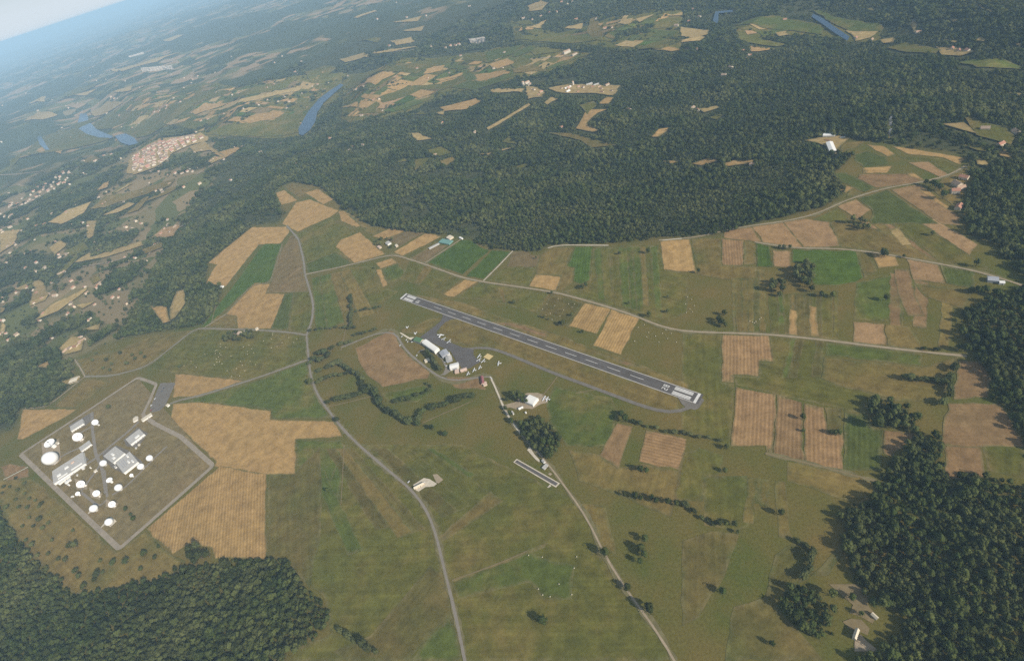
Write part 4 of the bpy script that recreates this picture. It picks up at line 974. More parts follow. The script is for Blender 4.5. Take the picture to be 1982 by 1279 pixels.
# everything beyond the plateau edge
CLEAR_MASK = []
for p in CLEAR_PX:
    a_ = np.array(p); CLEAR_MASK.append([tuple(q) for q in a_.mean(0)+(a_-a_.mean(0))*1.1])
bnd = [([(q[0]) for q in p], [(q[1]) for q in p]) for p in CLEAR_MASK]
def wild(lo, hi, gap, r, label, hz=1.0, name='forest', edge=0.0):
    lim = hi*1.0; x, y = grid_pts((-lim, 0), (lim, lim), gap); d = np.hypot(x, y); k = (d >= lo) & (d < hi); x, y = x[k], y[k]
    px, py, w = pix(x, y, np.zeros(len(x))); k = (w > 0) & (px > -160) & (px < W+160) & (py > -160) & (py < H+200); x, y = x[k], y[k]
    z = height(x, y); px, py, w = pix(x, y, z+4)
    k = (px > -90) & (px < W+90) & (py > -90) & ~inside(x, y, PLAT); x, y, z = x[k], y[k], z[k]; px, py, w = pix(x, y, z+1); tx, ty, w = pix(x, y, z+r*2.0*hz)
    ok = np.ones(len(x), bool)
    jx = px+RNG.normal(0, 1.2, len(x)); jy = py+RNG.normal(0, .8, len(x))
    for p, (ax, ay) in zip(CLEAR_MASK, bnd):
        idx = np.nonzero((jx > min(ax)) & (jx < max(ax)) & (jy > min(ay)) & (jy < max(ay)))[0]
        if len(idx): ok[idx] &= ~inside(jx[idx], jy[idx], p)
        idx = np.nonzero((tx > min(ax)) & (tx < max(ax)) & (ty > min(ay)) & (ty < max(ay)))[0]
        if len(idx): ok[idx] &= ~inside(tx[idx], ty[idx], p)
    for p in PLAIN_PX:                                          # open plain: only lines and specks of trees
        ip = inside(px, py, p); ln_ = (np.abs(vnoise(x, y, 170, 31)) < .05) | (np.abs(vnoise(x, y, 210, 32)) < .04) | (RNG.random(len(x)) < .03)
        ok &= ~(ip & ~ln_)
    # thin, open country in the inhabited valley on the left
    open_ = (px < 420) & (py > 60) & (py < 700) & (px+.55*(py-430) < 350)
    ok &= ~(open_ & (open_land(x, y) > -.07) & (RNG.random(len(x)) < .94))
    ok &= RNG.random(len(x)) > .07+.12*(vnoise(x, y, 140, 21) > .25)
    ok &= ~((d_ := np.hypot(x, y)) > FAR0-400*vnoise(x, y, 700, 13)) | (hi < FAR0)
    ok &= ~((vnoise(x, y, 330, 14)+.5*vnoise(x, y, 120, 15) > .78) & (RNG.random(len(x)) < .8))
    x, y, z = x[ok], y[ok], z[ok]; rr = r*np.clip(RNG.normal(1, .33, len(x)), .45, 1.9)*(1+.38*vnoise(x, y, 150, 16))
    print(label, len(x)); return wood(name, label, x, y, z, rr, hz)
wild(300, 1700, 7.6, 5.0, 'nearer part of the great oak forest behind the fields')
wild(1700, 2700, 9.0, 5.9, 'middle part of the great oak forest around the hilltop village', .95)
wild(2700, 4200, 13, 8.2, 'far forest between the river plain and the hills', .62)
wild(4200, 5800, 22, 13.5, 'hazy distant woods below the horizon', .42)
# ------------------------------------------------------------------ buildings
def box_faces(x0, x1, y0, y1, z0, z1, top=True):
    v = [(x0, y0, z0), (x1, y0, z0), (x1, y1, z0), (x0, y1, z0), (x0, y0, z1), (x1, y0, z1), (x1, y1, z1), (x0, y1, z1)]
    f = [(0, 1, 5, 4), (1, 2, 6, 5), (2, 3, 7, 6), (3, 0, 4, 7)]+([(4, 5, 6, 7)] if top else []); return v, f
def rect(c, s, h, ground=None):
    w = plane_at(P(c, s), h); p0, p1, p2, p3 = w; u = (p1-p0+p2-p3)/2; v = (p3-p0+p2-p1)/2; L = np.linalg.norm(u); a = math.atan2(u[1], u[0]); un = u/L; vn = np.array([-un[1], un[0]]); Wd = abs(v@vn); cen = w.mean(0)
    if Wd > L: a += math.pi/2; L, Wd = Wd, L
    return cen, L, Wd, a
def building(name, label, c, s, h, roof='flat', wm=M_WALL, rm=M_TILE, rise=2.0, cat='building', group=None, doors=1, wins=0, z=0.0, over=.4, extras=(), big_door=None):
    cen, L, Wd, a = rect(c, s, h+z); e = empty(name, (cen[0], cen[1], z), a, label, cat, group)
    hx, hy = L/2, Wd/2
    v, f = box_faces(-hx, hx, -hy, hy, -.5, h)
    if roof == 'gable':
        b = len(v); v += [(-hx, 0, h+rise), (hx, 0, h+rise)]; f += [(7, 4, b), (5, 6, b+1)]
    mesh_obj('wall', v, f, wm, e)
    o = over; t = .25
    if roof == 'flat':
        v, f = box_faces(-hx-o, hx+o, -hy-o, hy+o, h, h+.5); f.append((3, 2, 1, 0)); r = mesh_obj('roof', v, f, rm, e)
        v, f = box_faces(-hx-o+.5, hx+o-.5, -hy-o+.5, hy+o-.5, h+.49, h+.55)
    elif roof == 'gable':
        sl = rise/hy; zb = h-o*sl; v = [(-hx-o, -hy-o, zb), (hx+o, -hy-o, zb), (hx+o, 0, h+rise), (-hx-o, 0, h+rise), (-hx-o, hy+o, zb), (hx+o, hy+o, zb)]; v += [(x, y, q+t) for x, y, q in v]
        f = [(6, 7, 8, 9), (9, 8, 11, 10), (0, 3, 2, 1), (3, 4, 5, 2), (0, 1, 7, 6), (4, 10, 11, 5), (0, 6, 9, 3), (3, 9, 10, 4), (1, 2, 8, 7), (2, 5, 11, 8)]; r = mesh_obj('roof', v, f, rm, e)
    else:                                                           # arched sheet roof
        k = 10; v, f = [], []
        for i in range(k+1):
            th = math.pi*i/k; y, q = -(hy+.2)*math.cos(th), h+rise*math.sin(th); v += [(-hx-.3, y, q), (hx+.3, y, q)]
        f = [(2*i, 2*i+1, 2*i+3, 2*i+2) for i in range(k)]+[tuple(range(0, 2*k+2, 2))[::-1], tuple(range(1, 2*k+2, 2))]; r = mesh_obj('roof', v, f, rm, e)
    if big_door is not None:                                        # sliding hangar door on one long side or an end
        sd_, wdt, ht = big_door
        if sd_ in (1, -1): v, f = box_faces(-wdt/2, wdt/2, sd_*hy-.08, sd_*hy+.08, 0, ht)
        else: v, f = box_faces((sd_/2)*hx-.08, (sd_/2)*hx+.08, -wdt/2, wdt/2, 0, ht)
        mesh_obj('door', v, f, M_GREY, e)
    for i in range(doors):
        x = (-.3+.6*i/max(1, doors-1) if doors > 1 else .1)*L
        for sd_ in (-1,):
            v, f = box_faces(x-.6, x+.6, sd_*hy-.06, sd_*hy+.06, 0, 2.2); mesh_obj('door', v, f, M_DARK, e)
    for i in range(wins):
        x = -hx+L*(i+.5)/wins
        for sd_ in (-1, 1):
            v, f = box_faces(x-.6, x+.6, sd_*hy-.05, sd_*hy+.05, 1.0, 2.3); mesh_obj('window', v, f, M_GLASS, e)
    for ex in extras:                                               # roof boxes: x, y, length, width, height as shares
        x, y, l_, w_, q, mt = ex; v, f = box_faces(x*hx-l_*hx, x*hx+l_*hx, y*hy-w_*hy, y*hy+w_*hy, h+.45, h+q); mesh_obj('roof_box', v, f, mt, r)
    return e
HG = 'hangars along the apron'
building('hangar', 'green roofed hangar at the upper end of the apron row', 'a1', '470,430 510,390 600,432 545,492', 7, 'gable', M_CREAM, M_GREENR, 2, 'hangar', doors=1, big_door=(1, 16, 5))
building('hangar', 'long white hangar, largest along the apron', 'a1', '566,490 628,445 855,547 780,606', 8, 'arch', M_WHITE, M_WHITE, 2.2, 'hangar', doors=2, big_door=(1, 30, 6))
building('hangar', 'grey metal hangar next to the long white one', 'a1', '838,622 930,578 988,622 880,690', 7, 'gable', M_GREY, M_GREY, 1.8, 'hangar', big_door=(1, 9, 5))
building('hangar', 'smaller grey hangar between the grey and the cream hangar', 'a1', '917,692 1008,668 1030,720 955,752', 6, 'gable', M_GREY, M_LGREY, 1.4, 'hangar', big_door=(-1, 6, 4))
building('hangar', 'cream hangar at the lower end of the apron row', 'a1', '980,802 1108,772 1130,830 1010,865', 6, 'gable', M_WHITE, M_WHITE, 1.6, 'hangar', big_door=(-1, 10, 4.5))
building('clubhouse', 'low pink roofed clubhouse at the corner of the apron', 'a1', '1142,872 1232,842 1250,876 1160,905', 3.5, 'gable', M_PINK, M_PINK, 1.2, 'building', wins=4)
building('shed', 'small pink terrace building below the cream hangar', 'a1', '1060,885 1120,870 1135,915 1080,925', 3, 'flat', M_PINK, M_PINK, cat='shed')
building('shed', 'small white shed between the grey hangars on the apron side', 'a1', '945,640 985,625 1000,650 965,668', 3, 'flat', M_WHITE, M_WHITE, cat='shed')
building('shed', 'pale shed on the grass island of the airfield car park', 'a1', '608,735 690,705 705,735 640,765', 3, 'flat', M_CREAM, M_CREAM, cat='shed')
building('house', 'red roofed house by the bend of the access road', 'a1', '1420,985 1465,980 1520,1065 1480,1085', 4, 'gable', M_PINK, M_REDR, 2, 'house', wins=3)
building('garage', 'pale annex beside the red roofed house', 'a1', '1478,1070 1525,1050 1548,1095 1495,1112', 3, 'flat', M_WALL, M_PINK, cat='garage')
building('hangar', 'lone white barrel roofed hangar among dark trees', 'hg', '760,350 850,240 1015,300 890,450', 6, 'arch', M_WHITE, M_WHITE, 3.2, 'hangar', big_door=(2, 14, 5))
building('shed', 'white shed below the lone hangar', 'hg', '620,490 705,452 718,475 640,512', 3, 'gable', M_WHITE, M_WHITE, .8, 'shed')
building('hut', 'pale hut beside the white track near the lone hangar', 'hg', '490,555 512,545 545,595 522,608', 2.6, 'gable', M_WHITE, M_LGREY, .6, 'hut')
building('hut', 'tiny white hut on the grass south of the lone hangar', 'hg', '750,572 770,560 785,575 768,588', 2.4, 'gable', M_WHITE, M_WHITE, .6, 'hut')
building('clubhouse', 'model flying clubhouse with grey roof beside the small strip', 'rc', '868,310 905,285 950,325 915,350', 3.2, 'gable', M_WHITE, M_LGREY, 1, 'building', wins=3)
building('shelter', 'pale open shelter beside the model strip', 'rc', '880,440 960,370 1000,390 930,480', 2.6, 'flat', M_LGREY, M_LGREY, cat='shelter')
building('house', 'stone house at the roadside yard in the centre of the photo', 'ya', '560,600 830,470 860,500 600,640', 4, 'gable', M_WALL, M_CREAM, 1.6, 'house', wins=4)
building('house', 'ochre house with bright gable at the bottom right farm', 'br', '900,1000 960,820 1020,900 960,1080', 5, 'gable', M_WALL, M_CREAM, 2.4, 'house', wins=3)
building('barn', 'small cream barn at the edge of the lower right wood', 'br', '1250,570 1290,540 1390,640 1350,680', 3.5, 'gable', M_CREAM, M_CREAM, 1.4, 'barn')
building('warehouse', 'long pale warehouse at the forest edge far right', 'in', '320,460 460,445 640,610 520,625', 7, 'gable', M_CREAM, M_WHITE, 2, 'warehouse', doors=2, big_door=(-1, 12, 5))
building('warehouse', 'twin white warehouse behind the long pale one', 'in', '315,280 540,275 590,325 350,325', 6, 'gable', M_WHITE, M_WHITE, 1.6, 'warehouse', doors=2)
building('warehouse', 'small pale shed right of the twin white warehouse', 'in', '650,350 730,335 750,355 670,370', 4, 'gable', M_WHITE, M_LGREY, 1, 'shed')
building('warehouse', 'narrow brown annex beside the long pale warehouse', 'in', '380,395 480,410 470,425 370,410', 4, 'gable', M_CREAM, M_TILE, 1, 'shed')
building('farmhouse', 'terracotta roofed farmhouse among trees on the left meadow', 'q4', '350,680 380,650 430,680 390,720', 5, 'gable', M_WALL, M_PINK, 2.2, 'farmhouse', wins=3)
building('outhouse', 'small white outbuilding right of the farmhouse', 'q4', '470,670 505,650 515,665 485,685', 3.2, 'gable', M_WHITE, M_WALL, 1, 'outbuilding')
building('outhouse', 'small pale outbuilding by the road east of the farmhouse', 'q4', '612,635 650,615 662,630 630,648', 3.2, 'gable', M_WALL, M_CREAM, 1, 'outbuilding')
building('hut', 'white stone hut at the tip of the woods beside the tan field', 'q4', '172,95 195,75 208,95 188,112', 3, 'gable', M_WHITE, M_WHITE, .8, 'hut')
building('farmhouse', 'white farmhouse hidden in trees below the forest', 'q5', '300,265 345,240 375,262 330,290', 4, 'gable', M_WHITE, M_LGREY, 1.6, 'farmhouse', wins=3)
building('barn', 'pale barn left of the white farmhouse below the forest', 'q5', '200,310 230,295 248,315 220,335', 4, 'gable', M_WALL, M_PINK, 1.4, 'barn')
building('barn', 'small pale barn right of the white farmhouse below the forest', 'q5', '420,295 450,280 465,298 438,312', 3.5, 'gable', M_WALL, M_CREAM, 1.2, 'barn')
building('greenhouse', 'teal netted greenhouse beside the bright green field', 'q5', '985,260 1035,205 1165,240 1110,280', 3.5, 'arch', M_TEAL, M_TEAL, 1.2, 'greenhouse', doors=0)
building('greenhouse', 'long thin glass tunnel beside the bare garden plot', 'q5', '845,330 975,265 995,275 870,340', 2.5, 'arch', M_LGREY, M_LGREY, 1, 'greenhouse', doors=0)
building('house', 'cream house at the forest edge above the bright green field', 'q5', '1085,195 1135,160 1165,190 1115,220', 4.5, 'gable', M_WALL, M_CREAM, 1.8, 'house', wins=2)
building('shed', 'tiny white shed at the top corner of the bright green field', 'q5', '1250,190 1265,180 1285,210 1268,220', 3, 'flat', M_WHITE, M_WHITE, cat='shed')
building('barn', 'grey roofed barn beside the road at the right edge', 'c6', '1755,310 1815,315 1830,340 1765,335', 5, 'gable', M_GREY, M_GREY, 1.6, 'barn')
building('barn', 'white topped shed next to the grey barn at the right edge', 'c6', '1825,335 1855,338 1862,352 1830,350', 4, 'gable', M_WHITE, M_WHITE, 1.2, 'shed')
building('hut', 'white hut at the road junction above the hedges', 'q4', '1325,1015 1360,1005 1370,1025 1335,1035', 3, 'gable', M_WHITE, M_LGREY, .8, 'hut')
building('house', 'pale house by the wood at the left slope', 'c4', '395,905 440,890 455,905 410,922', 4, 'gable', M_WALL, M_CREAM, 1.5, 'house')
# listening station
SB = [('long low white building near the upper station wall', 's1', '757,432 908,342 945,382 782,488', 5, ()),
      ('wide pale main hall with roof boxes on the left of the station', 's1', '492,1012 890,792 990,860 600,1150', 6, ((-.6, -.3, .12, .12, 2.5, M_WHITE), (-.1, .1, .12, .1, 2.5, M_WHITE), (.3, .3, .1, .1, 2.2, M_PINK), (.5, -.7, .35, .08, 1.6, M_WHITE), (-.4, -.75, .3, .08, 1.6, M_WHITE))),
      ('small white block between the big dishes', 's1', '875,702 1000,612 1037,650 905,745', 5, ()),
      ('stepped pale office block right of the station entrance road', 's1', '1477,602 1630,462 1720,525 1530,652', 6, ((.2, -.5, .3, .2, 2, M_WHITE),)),
      ('pale office block in the middle of the station', 's1', '1190,792 1350,690 1445,762 1312,912', 6, ((.1, .1, .2, .15, 2.5, M_WHITE), (-.5, .4, .15, .2, 2, M_WHITE))),
      ('grey ribbed roof hall in the middle of the station', 's1', '1350,912 1497,747 1655,885 1440,1002', 6, ((-.2, -.2, .18, .1, 2.4, M_WHITE), (-.5, -.6, .18, .1, 2.4, M_WHITE), (.6, -.5, .18, .1, 2.4, M_WHITE), (.1, .4, .6, .03, 1.0, M_GREY), (.1, .65, .6, .03, 1.0, M_GREY), (.1, .15, .6, .03, 1.0, M_GREY)))]
for lb, c, s, h, ex in SB: building('office_block', lb, c, s, h, 'flat', M_WHITE, M_LGREY, cat='building', doors=2, wins=6, extras=ex)
for lb, c, s in [('small gatehouse on the left of the station entrance', 's1', '1555,335 1610,305 1635,335 1580,365'), ('long gatehouse on the right of the station entrance', 's1', '1665,340 1790,260 1810,280 1690,360'),
                 ('small pale hut by the station car park', 'ps', '795,840 840,800 870,820 825,855'), ('white annex below the main hall of the station', 's1', '600,1150 745,1040 760,1060 625,1165'),
                 ('slim white annex beside the main hall of the station', 's1', '690,1140 765,1090 775,1105 705,1155'), ('small white hut between main hall and middle offices', 's1', '1060,1000 1095,975 1108,988 1075,1008')]:
    building('gatehouse' if 'gate' in lb else 'annex', lb, c, s, 3.4, 'flat', M_WHITE, M_WHITE if 'annex' in lb else M_CREAM, cat='building')
for c_, s_, mt_ in [('s1', '560,980 900,770 1010,850 640,1180 520,1090', M_ASPH2), ('s1', '1180,760 1350,670 1500,730 1690,880 1450,1030 1300,960 1180,830', M_ASPH2), ('s1', '1450,600 1630,440 1760,520 1620,700 1480,680', M_ASPH2),
                    ('s1', '740,420 920,320 990,280 1060,240 1070,330 960,420 800,500', M_ASPH2), ('s1', '780,500 960,560 930,640 800,620', M_TRACK), ('s1', '400,640 620,590 650,860 560,930 420,900', M_TRACK), ('s2', '160,300 330,360 320,440 190,440', M_TRACK), ('s2', '350,420 520,500 480,570 370,540', M_TRACK), ('s2', '560,570 720,620 680,690 560,660', M_TRACK)]:
    surf('paved_yard', c_, s_, mt_, .5)
for i, (c_, x_, y_, w_, d_) in enumerate([('s1', 1320, 790, 60, 30), ('s1', 1410, 800, 30, 30), ('s1', 1340, 940, 40, 30), ('s1', 930, 960, 50, 20), ('s1', 1020, 950, 24, 18), ('s1', 850, 1045, 30, 14), ('s1', 740, 1170, 30, 26), ('s1', 1640, 660, 40, 14), ('s1', 1600, 700, 30, 12), ('s1', 560, 1060, 50, 34), ('s1', 900, 590, 40, 40), ('s1', 1120, 400, 34, 24), ('s2', 285, 385, 34, 34), ('s2', 470, 520, 30, 24), ('s2', 670, 640, 34, 24), ('s2', 130, 530, 50, 12), ('s1', 590, 640, 40, 40), ('s1', 1600, 320, 50, 40)]):
    building('equipment_hut', ['white', 'cream', 'pale'][i % 3]+' equipment hut in the station, '+['beside the middle offices, left one', 'beside the middle offices, right one', 'below the middle office block', 'beside the main hall end wall', 'between hall and crossroads', 'on the bare ground under the main hall', 'by the lower corner of the main hall', 'above the office car yard', 'along the office car yard', 'at the left end of the main hall', 'behind the large dish', 'beside the uppermost dish', 'beside the dish right of the hall', 'beside the dish below the crossing', 'beside the dish nearest the grass', 'near the lower wall track', 'behind the flat lying dish', 'at the station gate'][i],
             c_, f'{x_-w_/2},{y_} {x_},{y_-d_/2} {x_+w_/2},{y_} {x_},{y_+d_/2}', 3.0, 'flat', M_WHITE, [M_WHITE, M_CREAM, M_LGREY][i % 3], cat='hut', group='equipment huts of the station')
def sphere_part(r, zc, z0, k=28, j=16):
    vs, fs = [], []; t0 = math.acos(max(-1, min(1, (z0-zc)/r)))
    for a in range(j+1):
        th = t0*a/j
        for b in range(k): vs.append((r*math.sin(th)*math.cos(2*math.pi*b/k), r*math.sin(th)*math.sin(2*math.pi*b/k), zc+r*math.cos(th)))
    for a in range(j):
        for b in range(k): fs.append((a*k+b, (a+1)*k+b, (a+1)*k+(b+1) % k, a*k+(b+1) % k))
    return vs, fs
def lathe(prof, k=24):
    vs = [(r*math.cos(2*math.pi*b/k), r*math.sin(2*math.pi*b/k), z) for r, z in prof for b in range(k)]
    fs = [(a*k+b, a*k+(b+1) % k, (a+1)*k+(b+1) % k, (a+1)*k+b) for a in range(len(prof)-1) for b in range(k)]; return vs, fs
def radome(c, xy, rpx, label, base=2.5):
    ox, oy, k = CR_[c]; px = np.array([(ox+xy[0]/k, oy+xy[1]/k)]); g0 = plane_at(px, 8.0)[0]; dist = math.sqrt(g0@g0+ALT**2); w = pix(*[np.array([q]) for q in (g0[0], g0[1], 8.)])[2][0]
    r = rpx/k*w/F*.93; zc = base+r*.86; g = plane_at(px, zc)[0]
    e = empty('radome', (g[0], g[1], 0), 0, label, 'radome'); mesh_obj('dome', *sphere_part(r, zc, base), M_RADOME, e, smooth=True)
    rb = math.sqrt(max(.1, r*r-(zc-base)**2)); mesh_obj('base', *lathe([(rb*1.04, -.5), (rb*1.04, base+.3), (rb*.9, base+.3)]), M_LGREY, e)
    v, f = box_faces(-.7, .7, -rb*1.04-.08, -rb*1.04+.1, 0, 2.1); mesh_obj('door', v, f, M_DARK, e); return e
for c, xy, r_, lb in [('s1', (505, 835), 90, 'huge white radome at the left corner of the station'), ('s1', (1775, 832), 42, 'white radome farthest right in the station'), ('s1', (1662, 940), 43, 'white radome beside the grey ribbed hall'),
                      ('s1', (1185, 897), 43, 'white radome in the middle of the station by the crossroads'), ('s1', (1378, 1208), 48, 'white radome below the middle offices on the inner road'), ('s2', (402, 682), 50, 'white radome with a short path near the lower station wall'),
                      ('s2', (597, 855), 50, 'lowest white radome on a square pale pad')]: radome(c, xy, r_, lb)
surf('concrete_pad', 's2', '560,880 630,790 700,845 620,920', M_CREAM, .72); surf('footpath', 's2', '495,925 540,870 560,885 505,930', M_GRAVEL, .72); surf('footpath', 's2', '330,755 350,715 385,720 345,750', M_GRAVEL, .72)
def dish(c, xy, rpx, label, azd, eld):
    ox, oy, k = CR_[c]; px = np.array([(ox+xy[0]/k, oy+xy[1]/k)]); g0 = plane_at(px, 8.0)[0]; w = pix(*[np.array([q]) for q in (g0[0], g0[1], 8.)])[2][0]; R = rpx/k*w/F*.84; hz = R*.95+2; g = plane_at(px, hz)[0]
    e = empty('dish_antenna', (g[0], g[1], 0), math.radians(azd), label, 'dish antenna')
    mesh_obj('pedestal', *lathe([(R*.42, -.5), (R*.42, hz*.45), (R*.2, hz*.5), (R*.16, hz)], 12), M_WHITE, e)
    prof = [(R*q, R*.42*q*q) for q in np.linspace(.02, 1, 9)]+[(R*1.01, R*.40), (R*.6, R*.06), (R*.2, -R*.1)]
    vs, fs = lathe(prof, 28); tilt = math.radians(90-eld); vs = [(x*math.cos(tilt)+z*math.sin(tilt), y, -x*math.sin(tilt)+z*math.cos(tilt)+hz) for x, y, z in vs]
    rf = mesh_obj('reflector', vs, fs, M_RADOME, e, smooth=True)
    def tf(x, y, z): return np.array((x*math.cos(tilt)+z*math.sin(tilt), y, -x*math.sin(tilt)+z*math.cos(tilt)+hz))
    for b in range(3):
        a = tf(R*.7*math.cos(2.1*b), R*.7*math.sin(2.1*b), R*.22); q = tf(0, 0, R*.95); d = np.array((.12*R*.3, 0, 0)); d2 = np.array((0, .12*R*.3, 0))
        mesh_obj('strut', [a-d, a+d, q+d, q-d, a-d2, a+d2, q+d2, q-d2], [(0, 1, 2, 3), (4, 5, 6, 7)], M_LGREY, rf)
    q = tf(0, 0, R*.95); v, f = box_faces(-R*.08, R*.08, -R*.08, R*.08, -R*.1, R*.1); mesh_obj('feed', [tuple(np.array(x)+q) for x in v], f, M_GREY, rf); return e
for c, xy, r_, lb, a_, el in [('s1', (1085, 378), 42, 'white dish antenna standing alone at the upper end of the station', -50, 45), ('s1', (862, 565), 62, 'large white dish antenna below the long low building', -45, 42), ('s1', (515, 650), 72, 'white dish antenna lying flat beside the huge radome', -60, 74),
                          ('s1', (900, 1165), 52, 'white dish antenna right of the main hall', -45, 42), ('s1', (1548, 1052), 26, 'small white dish antenna by the inner fence road', -60, 50), ('s1', (1270, 1118), 42, 'greyish dish antenna on a ring between offices and radome', -40, 68),
                          ('s2', (440, 492), 46, 'white dish antenna below the crossing roads', -45, 42), ('s2', (640, 630), 46, 'white dish antenna nearest the empty grass', -45, 42), ('s2', (205, 497), 32, 'small cream dish antenna near the lower station wall', -50, 60)]: dish(c, xy, r_, lb, a_, el)
# ------------------------------------------------------------------ aircraft
def mirror_y(v, f): n_ = len(v); return v+[(x, -y, z) for x, y, z in v], f+[tuple(q+n_ for q in g)[::-1] for g in f]
def make_plane(twin=False):
    prof = [(-3.9, .02, .95), (-3.9, .16, .95), (-2.2, .38, .95), (-.6, .62, 1.0), (.8, .68, 1.0), (1.9, .58, .95), (2.7, .42, .9), (3.0, .12, .88)]; k = 12; vs = []
    for x, r_, z in prof: vs += [(x, r_*math.cos(2*math.pi*i/k), z+r_*1.05*math.sin(2*math.pi*i/k)) for i in range(k)]
    fs = [(a*k+i, (a+1)*k+i, (a+1)*k+(i+1) % k, a*k+(i+1) % k) for a in range(len(prof)-1) for i in range(k)]
    P_ = {'fuselage': (vs, fs, M_PLANE)}
    def slab(x0, x1, xt0, xt1, span, z, zt, th):
        v = [(x0, 0, z), (x1, 0, z), (xt1, span, zt), (xt0, span, zt)]; v += [(x, y, q+th) for x, y, q in v]; f = [(4, 5, 6, 7), (3, 2, 1, 0), (0, 1, 5, 4), (1, 2, 6, 5), (2, 3, 7, 6)]; return mirror_y(v, f)
    P_['wing'] = (*slab(.1, 1.75, .45, 1.6, 5.4, .75, .98, .16), M_PLANE)
    P_['tailplane'] = (*slab(-3.9, -2.9, -3.8, -3.2, 1.75, 1.0, 1.0, .08), M_PLANE)
    P_['fin'] = ([(-3.9, -.06, 1), (-2.7, -.06, 1.1), (-3.4, -.06, 2.4), (-3.95, -.06, 2.4), (-3.9, .06, 1), (-2.7, .06, 1.1), (-3.4, .06, 2.4), (-3.95, .06, 2.4)], [(3, 2, 1, 0), (4, 5, 6, 7), (0, 1, 5, 4), (1, 2, 6, 5), (2, 3, 7, 6), (3, 0, 4, 7)], M_PLANE)
    P_['canopy'] = ([(-.7, -.5, 1.5), (1.0, -.5, 1.5), (.5, -.36, 2.0), (-.4, -.36, 2.0), (-.7, .5, 1.5), (1.0, .5, 1.5), (.5, .36, 2.0), (-.4, .36, 2.0)], [(3, 2, 1, 0)[::-1], (4, 5, 6, 7)[::-1], (2, 3, 7, 6), (1, 2, 6, 5), (3, 0, 4, 7)], M_GLASS)
    P_['propeller'] = ([(3.02, -.9, .8), (3.06, -.9, .95), (3.06, .9, .95), (3.02, .9, .8), (2.98, -.9, .87), (2.98, .9, .87)], [(0, 1, 2, 3), (1, 4, 5, 2), (4, 0, 3, 5)], M_DARK)
    for i, (x, y) in enumerate(((2.1, 0), (.5, 1.2), (.5, -1.2))):
        v, f = lathe([(.02, -.08), (.22, -.08), (.22, .08), (.02, .08)], 10); P_['wheel%d' % i] = ([(x+a, y+c_, .22+b) for a, b, c_ in v], f, M_DARK)
        v, f = box_faces(x-.05, x+.05, y-.05, y+.05, .2, .85); P_['leg%d' % i] = (v, f, M_GREY)
    if twin:
        for i, y in enumerate((1.9, -1.9)):
            v, f = lathe([(.02, -.9), (.35, -.8), (.4, .6), (.12, 1.0)], 10); P_['engine%d' % i] = ([(1.3+c_, y+a, .95+b) for a, b, c_ in v], f, M_PLANE)
    return {n_: (lambda me: me)(mesh_data(n_.rstrip('0123456789'), *q)) for n_, q in P_.items()}
def mesh_data(name, v, f, mt):
    me = bpy.data.meshes.new(name); me.from_pydata([tuple(q) for q in v], [], f); me.materials.append(mt); me.update(); return me
PL1, PL2 = make_plane(), make_plane(True)
for c, xy, hd, sc_, lb, kd in [('a1', (367, 254), 200, 1.0, 'white light plane alone on the grass farthest from the apron', PL1), ('a1', (487, 342), 200, 1.05, 'white light plane on the grass beside the green hangar', PL1),
    ('a1', (855, 378), 60, 1.75, 'large white twin engined plane on the apron edge', PL2), ('a1', (905, 425), 100, 1.1, 'white plane right behind the large twin on the apron', PL1), ('a1', (985, 465), 130, 1.25, 'white plane on the apron edge farthest from the twin', PL1),
    ('a1', (1430, 680), 140, 1.25, 'white plane nearest the yellow sand pad on the grass', PL1), ('a1', (1425, 735), 110, 1.15, 'white plane at the apron edge below the sand pad', PL1), ('a1', (1490, 752), 130, 1.2, 'white plane right below the yellow sand pad', PL1),
    ('a1', (1720, 787), 160, 1.25, 'white plane standing alone on the grass right of the sand pad', PL1), ('a1', (1440, 845), 150, 1.1, 'white glider-like plane, upper of three in the row below the apron', PL1), ('a1', (1355, 885), 150, 1.15, 'white plane, middle of three in the row below the apron', PL1),
    ('a1', (1265, 938), 150, 1.1, 'white plane, lowest of three in the row below the apron', PL1), ('hg', (1130, 310), 140, 1.25, 'white plane parked outside the lone hangar, nearer the hangar', PL1), ('hg', (1192, 322), 145, 1.15, 'white plane parked outside the lone hangar, farther from it', PL1)]:
    ox, oy, k = CR_[c]; g = plane_at([(ox+xy[0]/k, oy+xy[1]/k)], 1.2)[0]; e = empty('light_aircraft', (g[0], g[1], .49), math.radians(hd), lb, 'aircraft', 'parked aircraft'); e.scale = (sc_,)*3
    for nm, me in kd.items(): link(nm.rstrip('0123456789'), me, e)
# ------------------------------------------------------------------ cars
M_CARW = flat_mat('white car paint', (.8, .8, .8), .02, 1, .3, .5); M_CARD = flat_mat('dark car paint', (.06, .07, .09), .02, 1, .3, .5); M_CARR = flat_mat('red car paint', (.35, .05, .04), .02, 1, .3, .5)
def car_mesh(mt):
    v = [(-2.1, -.85, .35), (2.1, -.85, .35), (2.1, .85, .35), (-2.1, .85, .35), (-2.1, -.85, .9), (2.1, -.82, .8), (2.1, .82, .8), (-2.1, .85, .9)]
    return mesh_data('body', v, [(0, 1, 5, 4), (1, 2, 6, 5), (2, 3, 7, 6), (3, 0, 4, 7), (4, 5, 6, 7), (3, 2, 1, 0)], mt), mesh_data('roof', [(-1.7, -.7, 1.38), (.5, -.7, 1.4), (.5, .7, 1.4), (-1.7, .7, 1.38), (-1.7, -.7, 1.46), (.5, -.7, 1.46), (.5, .7, 1.46), (-1.7, .7, 1.46)], [(4, 5, 6, 7), (0, 1, 5, 4), (1, 2, 6, 5), (2, 3, 7, 6), (3, 0, 4, 7)], mt)
